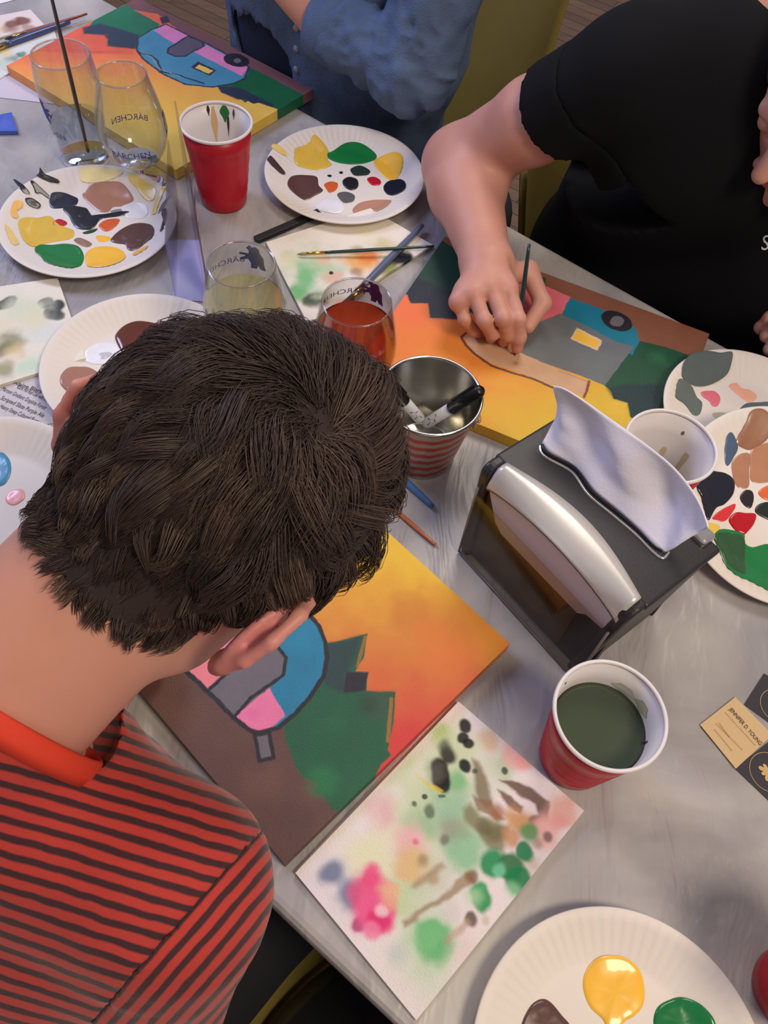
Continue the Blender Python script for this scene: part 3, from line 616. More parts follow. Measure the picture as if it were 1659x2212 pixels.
# foreground painting: corners R (right), B (bottom), then across
Rr = P(1101, 1391, TH)[:2]; Bb = P(615, 1866, TH)[:2]; e1 = unit(Bb-Rr); hh = np.linalg.norm(Bb-Rr); e2 = unit(P(820, 1134, TH)[:2]-Rr)
wd_ = hh*1.27
C3 = [Rr, Bb, Bb+e2*wd_, Rr+e2*wd_]
lay3 = [('grad', (850, 1210), (905, 1600), [(228, 182, 46), (222, 158, 46), (212, 132, 50), (210, 116, 52), (208, 92, 54), (208, 60, 54)], None),
  ('blot', (930, 1210), 60, (234, 192, 48), .6, .9), ('blot', (1060, 1390), 40, (218, 140, 46), .8, .8), ('blot', (880, 1325), 32, (196, 120, 40), .6, .8), ('blot', (960, 1400), 45, (220, 120, 46), .7, .9),
  ('poly', [(520, 1500), (660, 1560), (700, 1660), (700, 1735), (750, 1755), (760, 1790), (620, 1900), (100, 1520), (100, 1300), (380, 1350), (500, 1500)], (94, 64, 56), .8),
  ('poly', [(640, 1650), (720, 1650), (780, 1740), (700, 1780)], (94, 64, 56), .8), ('blot', (560, 1690), 30, (112, 76, 66), .6, .9), ('blot', (640, 1780), 26, (84, 56, 56), .7, .9), ('blot', (420, 1560), 26, (104, 72, 56), .5, .9),
  ('poly', [(700, 1390), (740, 1382), (795, 1368), (786, 1420), (768, 1450), (797, 1452), (790, 1492), (855, 1496), (850, 1560), (838, 1620), (845, 1632), (826, 1650), (800, 1700), (735, 1752), (712, 1748), (704, 1720), (680, 1712), (690, 1690), (655, 1680), (640, 1662), (618, 1600), (612, 1560), (650, 1500)], (24, 88, 58), .6),
  ('poly', [(700, 1392), (740, 1384), (780, 1372), (770, 1420), (745, 1460), (750, 1500), (700, 1480), (690, 1440)], (36, 56, 62), 6, .9),
  ('poly', [(748, 1452), (797, 1452), (786, 1492), (742, 1496)], (34, 32, 44), 1.5), ('poly', [(790, 1496), (850, 1498), (830, 1560), (800, 1550)], (52, 80, 60), 8, .8),
  ('blot', (790, 1520), 16, (40, 60, 52), .7, .9), ('blot', (700, 1690), 22, (30, 116, 66), .7, .8), ('blot', (720, 1560), 20, (30, 96, 62), .6, .9),
  ('line', [(790, 1376), (772, 1440)], 3.2, (176, 110, 40), .6), ('line', [(846, 1510), (838, 1600)], 3.5, (182, 116, 40), .6),
  ('poly', [(630, 1293), (688, 1350), (705, 1405), (698, 1460), (668, 1510), (600, 1575), (545, 1580), (505, 1550), (455, 1500), (390, 1440), (300, 1340), (330, 1180), (430, 1150), (540, 1200)], (28, 122, 158), .5),
  ('poly', [(505, 1550), (545, 1578), (580, 1577), (617, 1546), (588, 1500), (540, 1395), (430, 1260), (340, 1310), (390, 1440), (455, 1500)], (226, 118, 160), .5),
  ('poly', [(390, 1440), (450, 1500), (500, 1445), (430, 1380), (350, 1330)], (228, 128, 138), 1),
  ('blot', (650, 1390), 20, (30, 130, 168), .6, .9), ('blot', (545, 1545), 10, (214, 100, 160), .6, .9),
  ('poly', [(450, 1490), (520, 1425), (565, 1396), (598, 1394), (619, 1420), (612, 1458), (570, 1495), (505, 1550)], (104, 98, 106), .5),
  ('line', [(450, 1490), (520, 1425), (565, 1396), (598, 1394), (619, 1420), (612, 1458), (570, 1487), (540, 1510), (505, 1550)], 3.4, BK),
  ('line', [(630, 1293), (655, 1312), (688, 1350), (703, 1385), (706, 1420), (698, 1460), (668, 1508), (640, 1540), (600, 1573), (560, 1582), (540, 1578), (505, 1550), (455, 1500), (390, 1440), (300, 1340), (330, 1180), (430, 1150), (540, 1200), (630, 1293)], 4.2, BK),
  ('poly', [(550, 1588), (581, 1583), (590, 1638), (560, 1643)], (104, 98, 106), .4), ('line', [(550, 1588), (581, 1583), (590, 1638), (560, 1643), (550, 1586)], 3.6, BK)]
o = sheet('painted_canvas', C3, .0008, TH, (220, 150, 50), lay3, canvas_m); tag(o, 'foreground canvas of a camper at sunset under the bowed head', 'painting', 'camper paintings')
# painting under the brush hand
g1 = P(1532, 722, TH)[:2]; g2 = P(961, 512, TH)[:2]; e1 = unit(g2-g1); w2 = np.linalg.norm(g2-g1); n2 = np.array([e1[1], -e1[0]]); n2 = n2 if n2 @ (P(1100, 940, TH)[:2]-g1) > 0 else -n2
h2 = (P(1092, 941, TH)[:2]-g1) @ n2
C2 = [g1, g2, g2+n2*h2, g1+n2*h2]
lay2 = [('grad', (900, 640), (1160, 930), [(240, 118, 70), (230, 128, 52), (228, 140, 48), (224, 160, 50), (216, 178, 50)], None),
  ('blot', (1100, 900), 40, (222, 172, 48), .7, .9), ('blot', (1020, 790), 40, (224, 128, 44), .7, .9), ('blot', (890, 690), 22, (242, 112, 74), .7, .9), ('blot', (1335, 880), 22, (224, 184, 60), .8, .8),
  ('poly', [(940, 490), (1560, 720), (1500, 790), (1440, 760), (1380, 740), (1230, 642), (1130, 600), (1010, 565), (950, 545)], (134, 84, 62), .8),
  ('poly', [(935, 505), (1000, 550), (1010, 585), (1000, 690), (930, 686), (925, 655), (886, 654), (880, 636), (832, 640), (850, 590)], (24, 66, 54), .6),
  ('poly', [(835, 610), (900, 600), (1000, 640), (1000, 692), (930, 686), (925, 655), (886, 654), (880, 636), (832, 644)], (34, 38, 56), 4, .9),
  ('poly', [(1000, 560), (1180, 600), (1160, 720), (1060, 700), (990, 660)], (24, 80, 56), .6),
  ('poly', [(1375, 735), (1440, 750), (1500, 772), (1480, 810), (1400, 930), (1362, 900), (1355, 870), (1325, 862), (1318, 842), (1305, 832)], (26, 78, 52), .6),
  ('poly', [(1350, 830), (1440, 830), (1400, 930), (1362, 900), (1355, 870), (1325, 862), (1310, 838)], (30, 46, 58), 5, .8), ('blot', (1420, 775), 16, (34, 104, 58), .7, .9),
  ('poly', [(1110, 600), (1180, 618), (1233, 642), (1212, 690), (1195, 694), (1150, 720), (1060, 700)], (228, 112, 124), .5),
  ('poly', [(1231, 643), (1310, 672), (1376, 712), (1381, 738), (1366, 768), (1290, 722), (1208, 690)], (28, 122, 142), .5),
  ('poly', [(1120, 720), (1165, 694), (1210, 678), (1260, 700), (1290, 716), (1330, 738), (1370, 748), (1306, 832), (1255, 812), (1110, 762)], (108, 112, 114), .5),
  ('blot', (1180, 730), 14, (88, 92, 100), .5, .9),
  ('poly', [(1246, 708), (1302, 736), (1290, 758), (1232, 732)], (226, 196, 150), .4), ('poly', [(1248, 713), (1295, 738), (1287, 752), (1238, 731)], (246, 190, 66), .4),
  ('poly', [(1003, 727), (1030, 729), (1110, 755), (1200, 795), (1273, 824), (1263, 856), (1190, 832), (1110, 800), (1060, 785), (1015, 755)], (206, 164, 128), .5),
  ('blot', (1115, 785), 6, (160, 110, 74), .7, .9),
  ('line', [(1030, 722), (1008, 719), (998, 728), (1006, 745), (1026, 765), (1062, 790), (1110, 806), (1150, 818), (1190, 836), (1215, 846)], 3.4, (112, 66, 44)), ('line', [(1273, 824), (1262, 858)], 3.2, (120, 70, 46)),
  ('line', [(1205, 800), (1273, 826)], 1.2, (176, 120, 88), .8)]
th_ = np.linspace(0, 2*np.pi, 24, endpoint=False)
lay2 += [('poly', [(1332+33*math.cos(t)+6*math.sin(t), 693+22*math.sin(t)+5*math.cos(t)) for t in th_], (38, 36, 42), .4), ('poly', [(1333+15*math.cos(t), 694+11*math.sin(t)) for t in th_], (112, 106, 106), .4)]
o = sheet('painted_canvas', C2, .0008, TH, (228, 140, 50), lay2, canvas_m); tag(o, 'canvas of a camper and awning under the hand holding a brush', 'painting', 'camper paintings')
# far painting
g1 = P(676, 194, TH)[:2]; g2 = P(298, -4, TH)[:2]; b1 = P(380, 368, TH)[:2]; b2 = P(14, 143, TH)[:2]
C1 = [g1, g2, b2, b1]
lay1 = [('grad', (210, 90), (200, 290), [(230, 104, 76), (240, 130, 80), (240, 160, 78), (238, 178, 78), (236, 190, 80), (230, 194, 84)], None),
  ('poly', [(110, 50), (190, 60), (235, 73), (232, 98), (285, 104), (288, 118), (200, 116), (60, 110)], (228, 102, 76), 3), ('line', [(140, 105), (200, 112), (265, 112)], 1.6, (200, 84, 60)),
  ('poly', [(260, -20), (300, -10), (690, 195), (650, 215), (540, 155), (380, 60), (340, 30), (270, 18)], (118, 78, 84), .8),
  ('poly', [(205, 40), (270, 10), (345, 52), (300, 105), (282, 104), (232, 96), (235, 73), (180, 72)], (30, 116, 84), .6),
  ('poly', [(178, 60), (215, 50), (300, 75), (292, 106), (232, 100), (233, 86), (225, 76), (180, 73)], (48, 54, 84), 4, .9),
  ('poly', [(538, 145), (600, 175), (655, 205), (640, 240), (580, 250), (560, 225), (545, 232), (520, 215), (478, 200), (470, 188)], (26, 96, 62), .6),
  ('poly', [(470, 186), (520, 190), (590, 225), (590, 240), (560, 225), (548, 238), (530, 214), (514, 216), (478, 200)], (44, 48, 76), 3, .9),
  ('poly', [(535, 218), (548, 224), (560, 222), (600, 236), (592, 262), (560, 250), (520, 235)], (232, 194, 88), .5),
  ('poly', [(360, 52), (400, 72), (400, 80), (450, 96), (538, 142), (536, 160), (510, 178), (460, 188), (400, 182), (352, 160), (310, 128), (296, 108), (298, 82), (330, 62)], (72, 142, 172), .5),
  ('poly', [(332, 66), (362, 52), (407, 76), (376, 94)], (220, 134, 186), .5), ('poly', [(420, 112), (446, 97), (538, 146), (522, 164)], (224, 136, 186), .5),
  ('poly', [(364, 104), (406, 78), (438, 88), (440, 100), (400, 121), (378, 122), (362, 114)], (92, 86, 104), .4),
  ('line', [(364, 104), (406, 78), (438, 90), (440, 100), (400, 121), (378, 122), (362, 114), (364, 104)], 3.2, (46, 44, 64)),
  ('line', [(360, 52), (400, 73), (450, 96), (500, 122), (538, 145), (528, 170), (505, 180), (460, 188), (400, 182), (352, 160), (310, 128), (296, 108), (298, 82), (330, 62), (360, 52)], 3.2, (46, 50, 72)),
  ('line', [(298, 112), (325, 120), (340, 130), (350, 155), (385, 162), (440, 180)], 3.4, (46, 50, 72)), ('line', [(304, 112), (328, 124), (346, 150), (390, 166)], .9, (190, 190, 150)),
  ('poly', [(428, 133), (468, 152), (452, 164), (412, 145)], (50, 48, 64), .4), ('poly', [(430, 139), (461, 153), (450, 160), (422, 146)], (232, 198, 96), .4),
  ('poly', [(344, 38), (362, 34), (368, 48), (350, 52)], (52, 46, 62), .5)]
lay1 += [('poly', [(511+28*math.cos(t), 130+14*math.sin(t)+4*math.cos(t)) for t in th_], (38, 36, 50), .4), ('poly', [(512+8*math.cos(t), 131+5*math.sin(t)) for t in th_], (110, 104, 116), .4)]
o = sheet('painted_canvas', C1, .0008, TH, (236, 180, 76), lay1, canvas_m, res=.0012); tag(o, 'canvas of a blue and pink camper at the far end, near the denim shirt', 'painting', 'camper paintings')
# ------------------------------------------------------------------ stained paper towels
def quad(pts, z): return [P(a, b, z)[:2] for a, b in pts]
def wav(amp, sc, seed=0):
    return lambda X, Y, u, v: (fbm(np.stack([X*sc, Y*sc, 0*X+seed], -1), 3)-.3)*amp+np.minimum(np.minimum(u, 1-u), np.minimum(v, 1-v))*0
B = lambda x, y, r, c, o=.8, h=.6: ('blot', (x, y), r, c, o, h)
def crop(x, y): return (600+x/2.37, 1480+y/2.37)
def BB(x, y, r, c, o=.85, h=.5): p = crop(x, y); return ('blot', p, r*.86, c, o, h)
def LL(pts, w, c, o=.8): return ('poly', [crop(*p) for p in pts], c, w, o)
GN = (34, 150, 88); LG = (176, 206, 150); MG = (140, 186, 140); BRw = (122, 92, 70); BKk = (26, 24, 26); PKp = (232, 76, 130); PP = (236, 176, 164)
layN = [BB(800, 480, 75, (200, 216, 170), .9, 1), BB(900, 700, 70, (178, 204, 160), .8, 1), BB(700, 650, 50, (206, 216, 176), .8, 1), BB(930, 330, 45, (196, 212, 160), .8, 1), BB(1150, 420, 30, (176, 194, 152), .8, .9),
  BB(600, 900, 60, (224, 222, 176), .7, 1), BB(430, 860, 40, (226, 226, 180), .8, 1), BB(760, 1350, 50, (196, 216, 186), .8, 1), BB(650, 1080, 30, (190, 214, 150), .8, .8), BB(780, 1000, 40, (196, 204, 180), .8, .9), BB(900, 620, 30, (150, 192, 156), .8, .8), BB(950, 830, 28, (140, 194, 150), .85, .7),
  BB(760, 700, 20, (150, 188, 148), .8, .8), BB(690, 690, 18, (168, 196, 150), .7, .8), BB(820, 520, 18, (170, 200, 150), .7, .8), BB(830, 250, 20, (170, 200, 110), .7, .9), BB(920, 500, 14, (120, 186, 120), .8, .7), BB(1090, 280, 18, (214, 180, 140), .8, .8),
  BB(530, 660, 26, (226, 176, 178), .8, .9), BB(680, 800, 26, (232, 170, 176), .8, .9), BB(704, 808, 5, (232, 96, 140), .9, .8), BB(680, 920, 22, (222, 184, 126), .85, .7), BB(740, 900, 8, (150, 130, 90), .7, .8), BB(1230, 370, 24, (238, 176, 170), .85, .7), BB(1260, 400, 14, (238, 170, 160), .8, .7),
  LL([(1000, 380), (1030, 400), (1080, 530), (1110, 620), (1060, 640), (1020, 560)], 4, (128, 110, 84), .85), LL([(1130, 480), (1200, 490), (1300, 530), (1390, 590), (1400, 690), (1350, 700), (1320, 610), (1220, 550)], 2.5, (110, 82, 66), .92),
  LL([(1120, 530), (1180, 560), (1260, 620), (1250, 660), (1160, 600)], 2.5, (118, 88, 66), .9), LL([(1000, 560), (1090, 600), (1160, 680), (1120, 700), (1020, 640)], 3, (140, 110, 80), .85), LL([(950, 640), (990, 600), (1040, 680), (1180, 720), (1150, 860), (1080, 850), (1030, 760), (960, 690)], 5, (128, 118, 80), .8),
  BB(1100, 760, 16, (110, 100, 60), .7, .7), BB(1050, 720, 12, (100, 96, 66), .7, .7), BB(1240, 700, 22, (206, 150, 90), .9, .7), BB(1190, 790, 14, (200, 140, 84), .8, .7), BB(1130, 650, 12, (160, 106, 70), .8, .7), BB(1310, 690, 9, (96, 72, 60), .9, .6),
  BB(1460, 640, 26, (226, 168, 146), .85, .7), BB(1370, 730, 26, (238, 178, 168), .9, .6), BB(1450, 700, 14, (232, 160, 150), .7, .7), BB(1380, 780, 7, (110, 90, 90), .8, .6), BB(1330, 810, 8, (150, 130, 110), .6, .8), BB(1290, 910, 14, (200, 186, 164), .7, .9),
  BB(1280, 755, 14, (92, 150, 90), .9, .6), BB(1265, 858, 12, (24, 132, 80), .95, .4), BB(1100, 910, 17, (24, 144, 84), .95, .5), BB(1190, 935, 16, (46, 118, 68), .95, .4), BB(1140, 945, 10, (120, 206, 160), .8, .6), BB(1232, 1005, 15, (20, 132, 76), .95, .4), BB(1210, 1050, 12, (150, 206, 160), .7, .8),
  BB(1025, 1055, 12, (32, 160, 90), .95, .45), BB(1045, 1105, 13, (30, 150, 84), .95, .45), BB(1000, 1090, 16, (180, 216, 170), .7, .9), BB(770, 1250, 15, (60, 176, 104), .9, .6), BB(800, 1310, 22, (44, 164, 94), .95, .6), BB(780, 1290, 32, (150, 210, 150), .6, .9),
  BB(960, 212, 9, BKk, .95, .4), BB(950, 270, 8, BKk, .95, .4), BB(978, 300, 7, BKk, .95, .4), BB(875, 365, 13, (40, 40, 36), .95, .6), BB(860, 320, 12, (70, 76, 60), .8, .8), BB(822, 420, 12, BKk, .97, .4), BB(830, 470, 13, BKk, .97, .4), BB(845, 510, 11, BKk, .97, .4), BB(960, 418, 9, (20, 36, 26), .97, .4), BB(800, 440, 18, (110, 110, 96), .5, .9),
  BB(1010, 440, 4, (60, 70, 50), .8, .6), BB(755, 575, 4, (40, 50, 40), .9, .5), BB(780, 645, 8, (90, 110, 84), .85, .6), BB(700, 610, 4, (60, 70, 50), .8, .6), BB(860, 790, 8, (96, 92, 80), .85, .7), BB(900, 740, 22, (150, 150, 130), .7, .8), BB(1160, 440, 5, (40, 80, 50), .9, .5), LL([(820, 560), (865, 560), (868, 572), (825, 580)], 1, (60, 70, 60), .8),
  LL([(700, 460), (810, 515), (850, 540), (830, 555), (790, 530)], 2, (232, 200, 80), .7), BB(790, 990, 10, (180, 150, 110), .8, .8), LL([(690, 1010), (840, 900), (860, 930), (700, 1045), (680, 1040)], 4, (172, 150, 116), .8), LL([(640, 1210), (830, 1080), (960, 960), (1010, 965), (1010, 1010), (860, 1100), (690, 1210), (650, 1240)], 3, (160, 136, 108), .85), BB(985, 975, 9, (128, 96, 64), .8, .6),
  BB(270, 970, 17, (70, 90, 124), .9, .7), BB(375, 1070, 19, (70, 92, 130), .9, .7), BB(270, 970, 26, (150, 160, 180), .4, .9), BB(375, 1080, 28, (150, 164, 190), .4, .9), BB(418, 1222, 9, (46, 60, 110), .95, .5),
  BB(490, 1000, 18, (238, 110, 150), .9, .7), BB(480, 1090, 32, PKp, .85, .6), BB(520, 1100, 20, (236, 90, 140), .8, .6), BB(480, 1180, 24, (238, 96, 146), .9, .6), BB(510, 1210, 14, (226, 50, 116), .9, .5), BB(480, 1260, 12, (240, 130, 170), .85, .6), BB(530, 1150, 8, (246, 220, 226), .7, .7), BB(575, 1070, 16, (232, 200, 150), .7, .8),
  BB(990, 1200, 8, (96, 78, 60), .9, .5), LL([(860, 1300), (980, 1190), (1000, 1215), (870, 1340)], 3, (180, 152, 120), .7), BB(1065, 1200, 6, (200, 190, 160), .7, .7), BB(610, 1380, 16, (190, 200, 196), .6, .8), BB(890, 1170, 14, (214, 204, 204), .6, .8), BB(950, 1350, 26, (232, 206, 206), .5, .9)]
c4n = quad([(990, 1516), (1261, 1752), (899, 2204), (638, 1886)], .006)
o = sheet('stained_paper_towel', c4n, .0006, .006, (232, 222, 220), layN, paper_m, res=.0009, zf=wav(.0022, 16), wob=.003); tag(o, 'folded paper towel pad with green, black and pink blots in front of red cup', 'paper towel', 'stained paper towels')
o = sheet('stained_paper_towel', quad([(976, 1512), (1010, 1535), (700, 1905), (640, 1880)], .001), .0002, .0004, (226, 200, 190), [B(900, 1600, 40, (222, 180, 164), .5, 1)], paper_m, res=.003)
tag(o, 'thin pinkish towel edge peeking from under the blotted pad', 'paper towel', 'stained paper towels')
B0_ = B; B = lambda x, y, r, c, o=.8, h=.6: ('blot', (x, y), r*1.35, c, min(1, o*1.1), h)
lay = [B(680, 580, 42, (170, 204, 160), .85, .9), B(660, 600, 22, (120, 190, 130), .8, .8), B(645, 630, 16, (100, 180, 110), .8, .7), B(700, 560, 14, (226, 190, 160), .8, .8), B(780, 565, 26, (232, 176, 106), .9, .7), B(795, 555, 16, (232, 134, 66), .9, .7), B(770, 590, 10, (150, 96, 40), .6, .8),
  B(690, 645, 16, (50, 60, 52), .9, .6), B(670, 650, 10, (70, 90, 60), .8, .7), B(870, 555, 14, (24, 28, 40), .95, .5), B(845, 565, 12, (40, 44, 50), .9, .6), B(840, 580, 16, (150, 160, 100), .8, .8), B(825, 530, 22, (206, 190, 130), .7, .9), B(770, 540, 12, (160, 150, 110), .5, .9), B(720, 600, 14, (226, 180, 160), .8, .8),
  B(715, 640, 20, (206, 220, 190), .8, .8), B(740, 660, 16, (226, 150, 140), .7, .8), B(620, 560, 18, (214, 214, 170), .7, .9), B(715, 590, 3, (30, 30, 30), .9, .5), B(860, 600, 14, (190, 196, 160), .6, .9), B(780, 500, 30, (232, 226, 200), .6, .9)]
o = sheet('stained_paper_towel', quad([(600, 520), (790, 462), (940, 520), (850, 640)], .004)[:0] or [P(575, 525, .004)[:2], P(800, 452, .004)[:2], P(935, 530, .004)[:2], P(665, 700, .004)[:2]], .0006, .004, (234, 226, 214), lay, paper_m, res=.0011, zf=wav(.003, 22, 3), wob=.003)
tag(o, 'crumpled paper towel with green and orange stains under crossed brushes', 'paper towel', 'stained paper towels')
lay = [B(20, 655, 9, (40, 40, 48), .95, .35), B(8, 660, 8, (40, 40, 48), .9, .35), B(97, 655, 9, (44, 48, 58), .95, .4), B(125, 660, 8, (50, 56, 66), .95, .4), B(115, 675, 10, (56, 62, 72), .95, .4), B(128, 682, 7, (60, 66, 72), .8, .5), B(60, 670, 34, (214, 220, 196), .8, .9), B(75, 695, 20, (226, 218, 180), .7, .9),
  B(22, 742, 20, (160, 158, 130), .9, .6), B(10, 752, 12, (130, 128, 96), .8, .7), B(30, 760, 16, (232, 206, 160), .6, .9), B(5, 800, 16, (160, 156, 120), .8, .7), B(65, 788, 16, (196, 222, 196), .8, .8), B(100, 720, 26, (214, 222, 216), .7, .9), B(10, 705, 18, (226, 220, 190), .7, .9)]
o = sheet('stained_paper_towel', [P(-95, 635, .004)[:2], P(125, 602, .004)[:2], P(185, 775, .004)[:2], P(-40, 845, .004)[:2]], .0008, .004, (232, 226, 212), lay, paper_m, res=.0011, zf=wav(.003, 20, 9), wob=.003)
tag(o, 'paper towel with dark dashes and olive smudges at left edge below the crowded plate', 'paper towel', 'stained paper towels')
lay = [B(30, 50, 12, (130, 80, 70), .85, .5), B(50, 46, 12, (126, 76, 66), .85, .5), B(20, 62, 14, (150, 100, 84), .7, .7), B(-5, 60, 18, (226, 206, 150), .6, .9), B(60, 60, 14, (150, 106, 90), .6, .7)]
o = sheet('stained_paper_towel', [P(-70, 48, .002)[:2], P(66, 22, .002)[:2], P(96, 55, .002)[:2], P(-50, 96, .002)[:2]], .0006, .0025, (226, 212, 204), lay, paper_m, res=.002, zf=wav(.001, 20, 4), wob=.003)
tag(o, 'small napkin with brown smears behind the red brown brush', 'paper towel', 'stained paper towels')
lay = [B(45, 118, 8, (40, 120, 84), .9, .5), B(25, 128, 12, (120, 146, 140), .8, .7), B(10, 140, 16, (190, 206, 190), .7, .8), B(90, 95, 10, (200, 206, 200), .8, .7), B(60, 105, 26, (216, 220, 216), .6, .9), B(5, 115, 20, (222, 204, 160), .7, .8)]
o = sheet('stained_paper_towel', [P(-80, 130, .001)[:2], P(118, 68, .001)[:2], P(125, 90, .001)[:2], P(-20, 185, .001)[:2]], .0004, .002, (214, 218, 214), lay, paper_m, res=.002, zf=wav(.0012, 20, 6), wob=.003)
tag(o, 'pale greenish napkin left of the far canvas under the brushes', 'paper towel', 'stained paper towels')
o = sheet('paper_sheet', [P(-100, 160, 0)[:2], P(60, 168, 0)[:2], P(175, 232, 0)[:2], P(-60, 205, 0)[:2]], .0003, .0005, (206, 198, 208), [], paper_m, res=.004, wob=0)
tag(o, 'pale sheet showing between the far canvas and left edge', 'paper')
o = sheet('paper_sheet', [P(-120, -60, 0)[:2], P(40, -60, 0)[:2], P(42, -2, 0)[:2], P(-80, 30, 0)[:2]], .0003, .0006, (236, 232, 236), [], paper_m, res=.004, wob=0)
tag(o, 'white sheet in the very top left corner', 'paper')
# typed sheet
pl = [P(-70, 800, 0)[:2], P(110, 760, 0)[:2], P(190, 905, 0)[:2], P(-30, 935, 0)[:2]]
pr = empty('typed_sheet', L((pl[0][0]+pl[2][0])/2, (pl[0][1]+pl[2][1])/2, 0), 'sheet of black typed lines beneath the left stained towel and plate', 'paper')
sheet('page', pl, .0002, .0005, (206, 200, 206), [], paper_m, res=.004, parent=pr, wob=0)
inkb = mat('black_print', (54, 50, 54), .7)
def flat_text(s, p0, p1, z, parent, m, size=None, name='printed_line', shear=0, above=True):
    a = P(*p0, z); b = P(*p1, z); V, F = textmesh(s, 1.0); w = V[:, 0].max(); d = b-a; Ln = np.linalg.norm(d); d /= Ln; n = np.cross(UP, d)
    sx = Ln/w; sy = sx if size is None else size
    R = [a+d*x*sx+n*y*sy for x, y, _ in V]
    return mk(name, R, F, m, parent, smooth=False)
for s, a, b in (('Alpine Black Cap', (28, 829), (112, 858)), ('Black Ink Line', (70, 822), (92, 850)), ('Dark Hill Red Oak with City', (36, 838), (102, 868)), ('Maroon Gradient Graphite Forest', (2, 842), (96, 885)), ('Scripted Slate Purple Ale', (0, 862), (92, 902)), ('Heavy Steep Cultured Butter', (-2, 880), (84, 916))):
    if s.startswith('Black'): continue
    flat_text(s, a, b, .0012, pr, inkb, size=.0085)
g = G(); tw = P(18, 262, 0)
o = sheet('blue_scrap', [P(-40, 250, .006)[:2], P(25, 241, .006)[:2], P(38, 283, .006)[:2], P(-30, 285, .006)[:2]], .0005, .004, (74, 100, 190), [B(10, 270, 14, (90, 110, 200), .6, .8), B(-5, 262, 10, (50, 80, 180), .6, .8)], paper_m, res=.0015, zf=wav(.007, 40, 2))
tag(o, 'small crumpled blue paper scrap at the left edge', 'paper')
# ------------------------------------------------------------------ business cards
gold = mat('gold_foil', (206, 172, 110), .4)
cards = [([(1513, 1565), (1590, 1506), (1700, 1610), (1590, 1662)][:], None)]
def card(pts, z, rgb, label, name='business_card', grp='business cards at right edge'):
    q = quad(pts, z); c = np.mean(q, 0); rt = empty(name, L(c[0], c[1], z), label, 'card', grp)
    sheet('card_stock', q, z, .0005, rgb, [], print_m, res=.003, parent=rt, wob=0); return rt
def ring(rt, c, r, w, z, m, name):
    c = P(*c, z); g = G(); n = 64; V = []
    for k in range(n):
        a = 2*math.pi*k/n
        for rr in (r-w, r+w): V.append(c+np.array([rr*math.cos(a), rr*math.sin(a), 0]))
    g.add(V, [(2*k, 2*k+1, (2*k+3) % (2*n), (2*k+2) % (2*n)) for k in range(n)]); return g.build(name, m, rt, smooth=False)
def flower(rt, c, z, s, n=8, name='gold_flower'):
    c = P(*c, z); g = G(); V = [c]; m = n*6
    for k in range(m):
        a = 2*math.pi*k/m; r = s*(.55+.45*abs(math.sin(n*a/2))**.7)*(1+.15*math.sin(3*a)); V.append(c+np.array([r*math.cos(a), r*math.sin(a), 0]))
    g.add(V, [(0, 1+k, 1+(k+1) % m) for k in range(m)]); return g.build(name, gold, rt, smooth=False)
dark = (52, 48, 58)
k1 = card([(1650, 1455), (1740, 1505), (1700, 1590), (1607, 1522)], .0004, dark, 'dark card with a thin gold circle, above the tan card'); ring(k1, (1680, 1525), .017, .00025, .0014, gold, 'gold_circle'); flower(k1, (1684, 1523), .0014, .009)
k2 = card([(1588, 1661), (1668, 1596), (1760, 1690), (1690, 1758)], .0004, dark, 'dark card with a gold flower in a circle, below the tan card'); ring(k2, (1662, 1668), .0185, .00025, .0014, gold, 'gold_circle'); flower(k2, (1660, 1668), .0014, .0085)
k3 = card([(1512, 1566), (1588, 1506), (1668, 1588), (1589, 1661)], .0016, (208, 178, 134), 'tan card lettered with a name in dark capitals')
br = mat('brown_print', (70, 46, 34), .7); br2 = mat('light_brown_print', (176, 138, 88), .7)
flat_text('JENNIFER D. YOUNG', (1574, 1532), (1641, 1610), .0026, k3, br, size=.0062, name='printed_name')
for a, b, s in (((1566, 1540), (1630, 1610), 'artist and painting host'), ((1552, 1562), (1574, 1592), 'contact'), ((1546, 1564), (1602, 1620), 'paint parties and events'), ((1542, 1576), (1580, 1622), 'classes for groups')):
    flat_text('iililliiilliilliiil', a, b, .0026, k3, br2, size=.0022)
# ------------------------------------------------------------------ clear stand
aS = P(452, 652, .0); bS = P(418, 470, .0); st = empty('clear_stand', (aS+bS)/2, 'clear acrylic stand with a brown reflection painted in, left of the red cup', 'stand')
acr = thin_glass('clear_acrylic', (238, 234, 242), 1.45, .08); d = unit(bS-aS); s = np.cross(d, UP)
g = G(); g.box((aS+bS)/2+UP*.084+s*-.002, (bS-aS)/2, s*.0012, UP*.084); g.build('upright_panel', acr, st, smooth=False)
V = [aS+UP*.003, bS*.55+aS*.45+UP*.003, bS*.8+aS*.2+UP*.165, aS*.55+bS*.45+UP*.165]
q = [P(455, 640, .004), P(402, 300, .16)]
def ins(X, Y): return 0
mS = bpy.data.materials.new('reflection_streaks'); mS.use_nodes = True; nt = mS.node_tree; b = nt.nodes['Principled BSDF']  # brown streaks imitate a painting reflected in the clear panel
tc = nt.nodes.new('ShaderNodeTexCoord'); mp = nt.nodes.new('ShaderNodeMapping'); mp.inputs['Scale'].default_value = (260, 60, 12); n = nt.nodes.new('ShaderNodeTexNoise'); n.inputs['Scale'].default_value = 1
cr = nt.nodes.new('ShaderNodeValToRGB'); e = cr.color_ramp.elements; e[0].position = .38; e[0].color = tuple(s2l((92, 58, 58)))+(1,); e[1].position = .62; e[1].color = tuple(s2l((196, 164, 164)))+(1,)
nt.links.new(tc.outputs['Object'], mp.inputs[0]); nt.links.new(mp.outputs[0], n.inputs[0]); nt.links.new(n.outputs['Fac'], cr.inputs[0]); nt.links.new(cr.outputs[0], b.inputs['Base Color']); b.inputs['Roughness'].default_value = .3
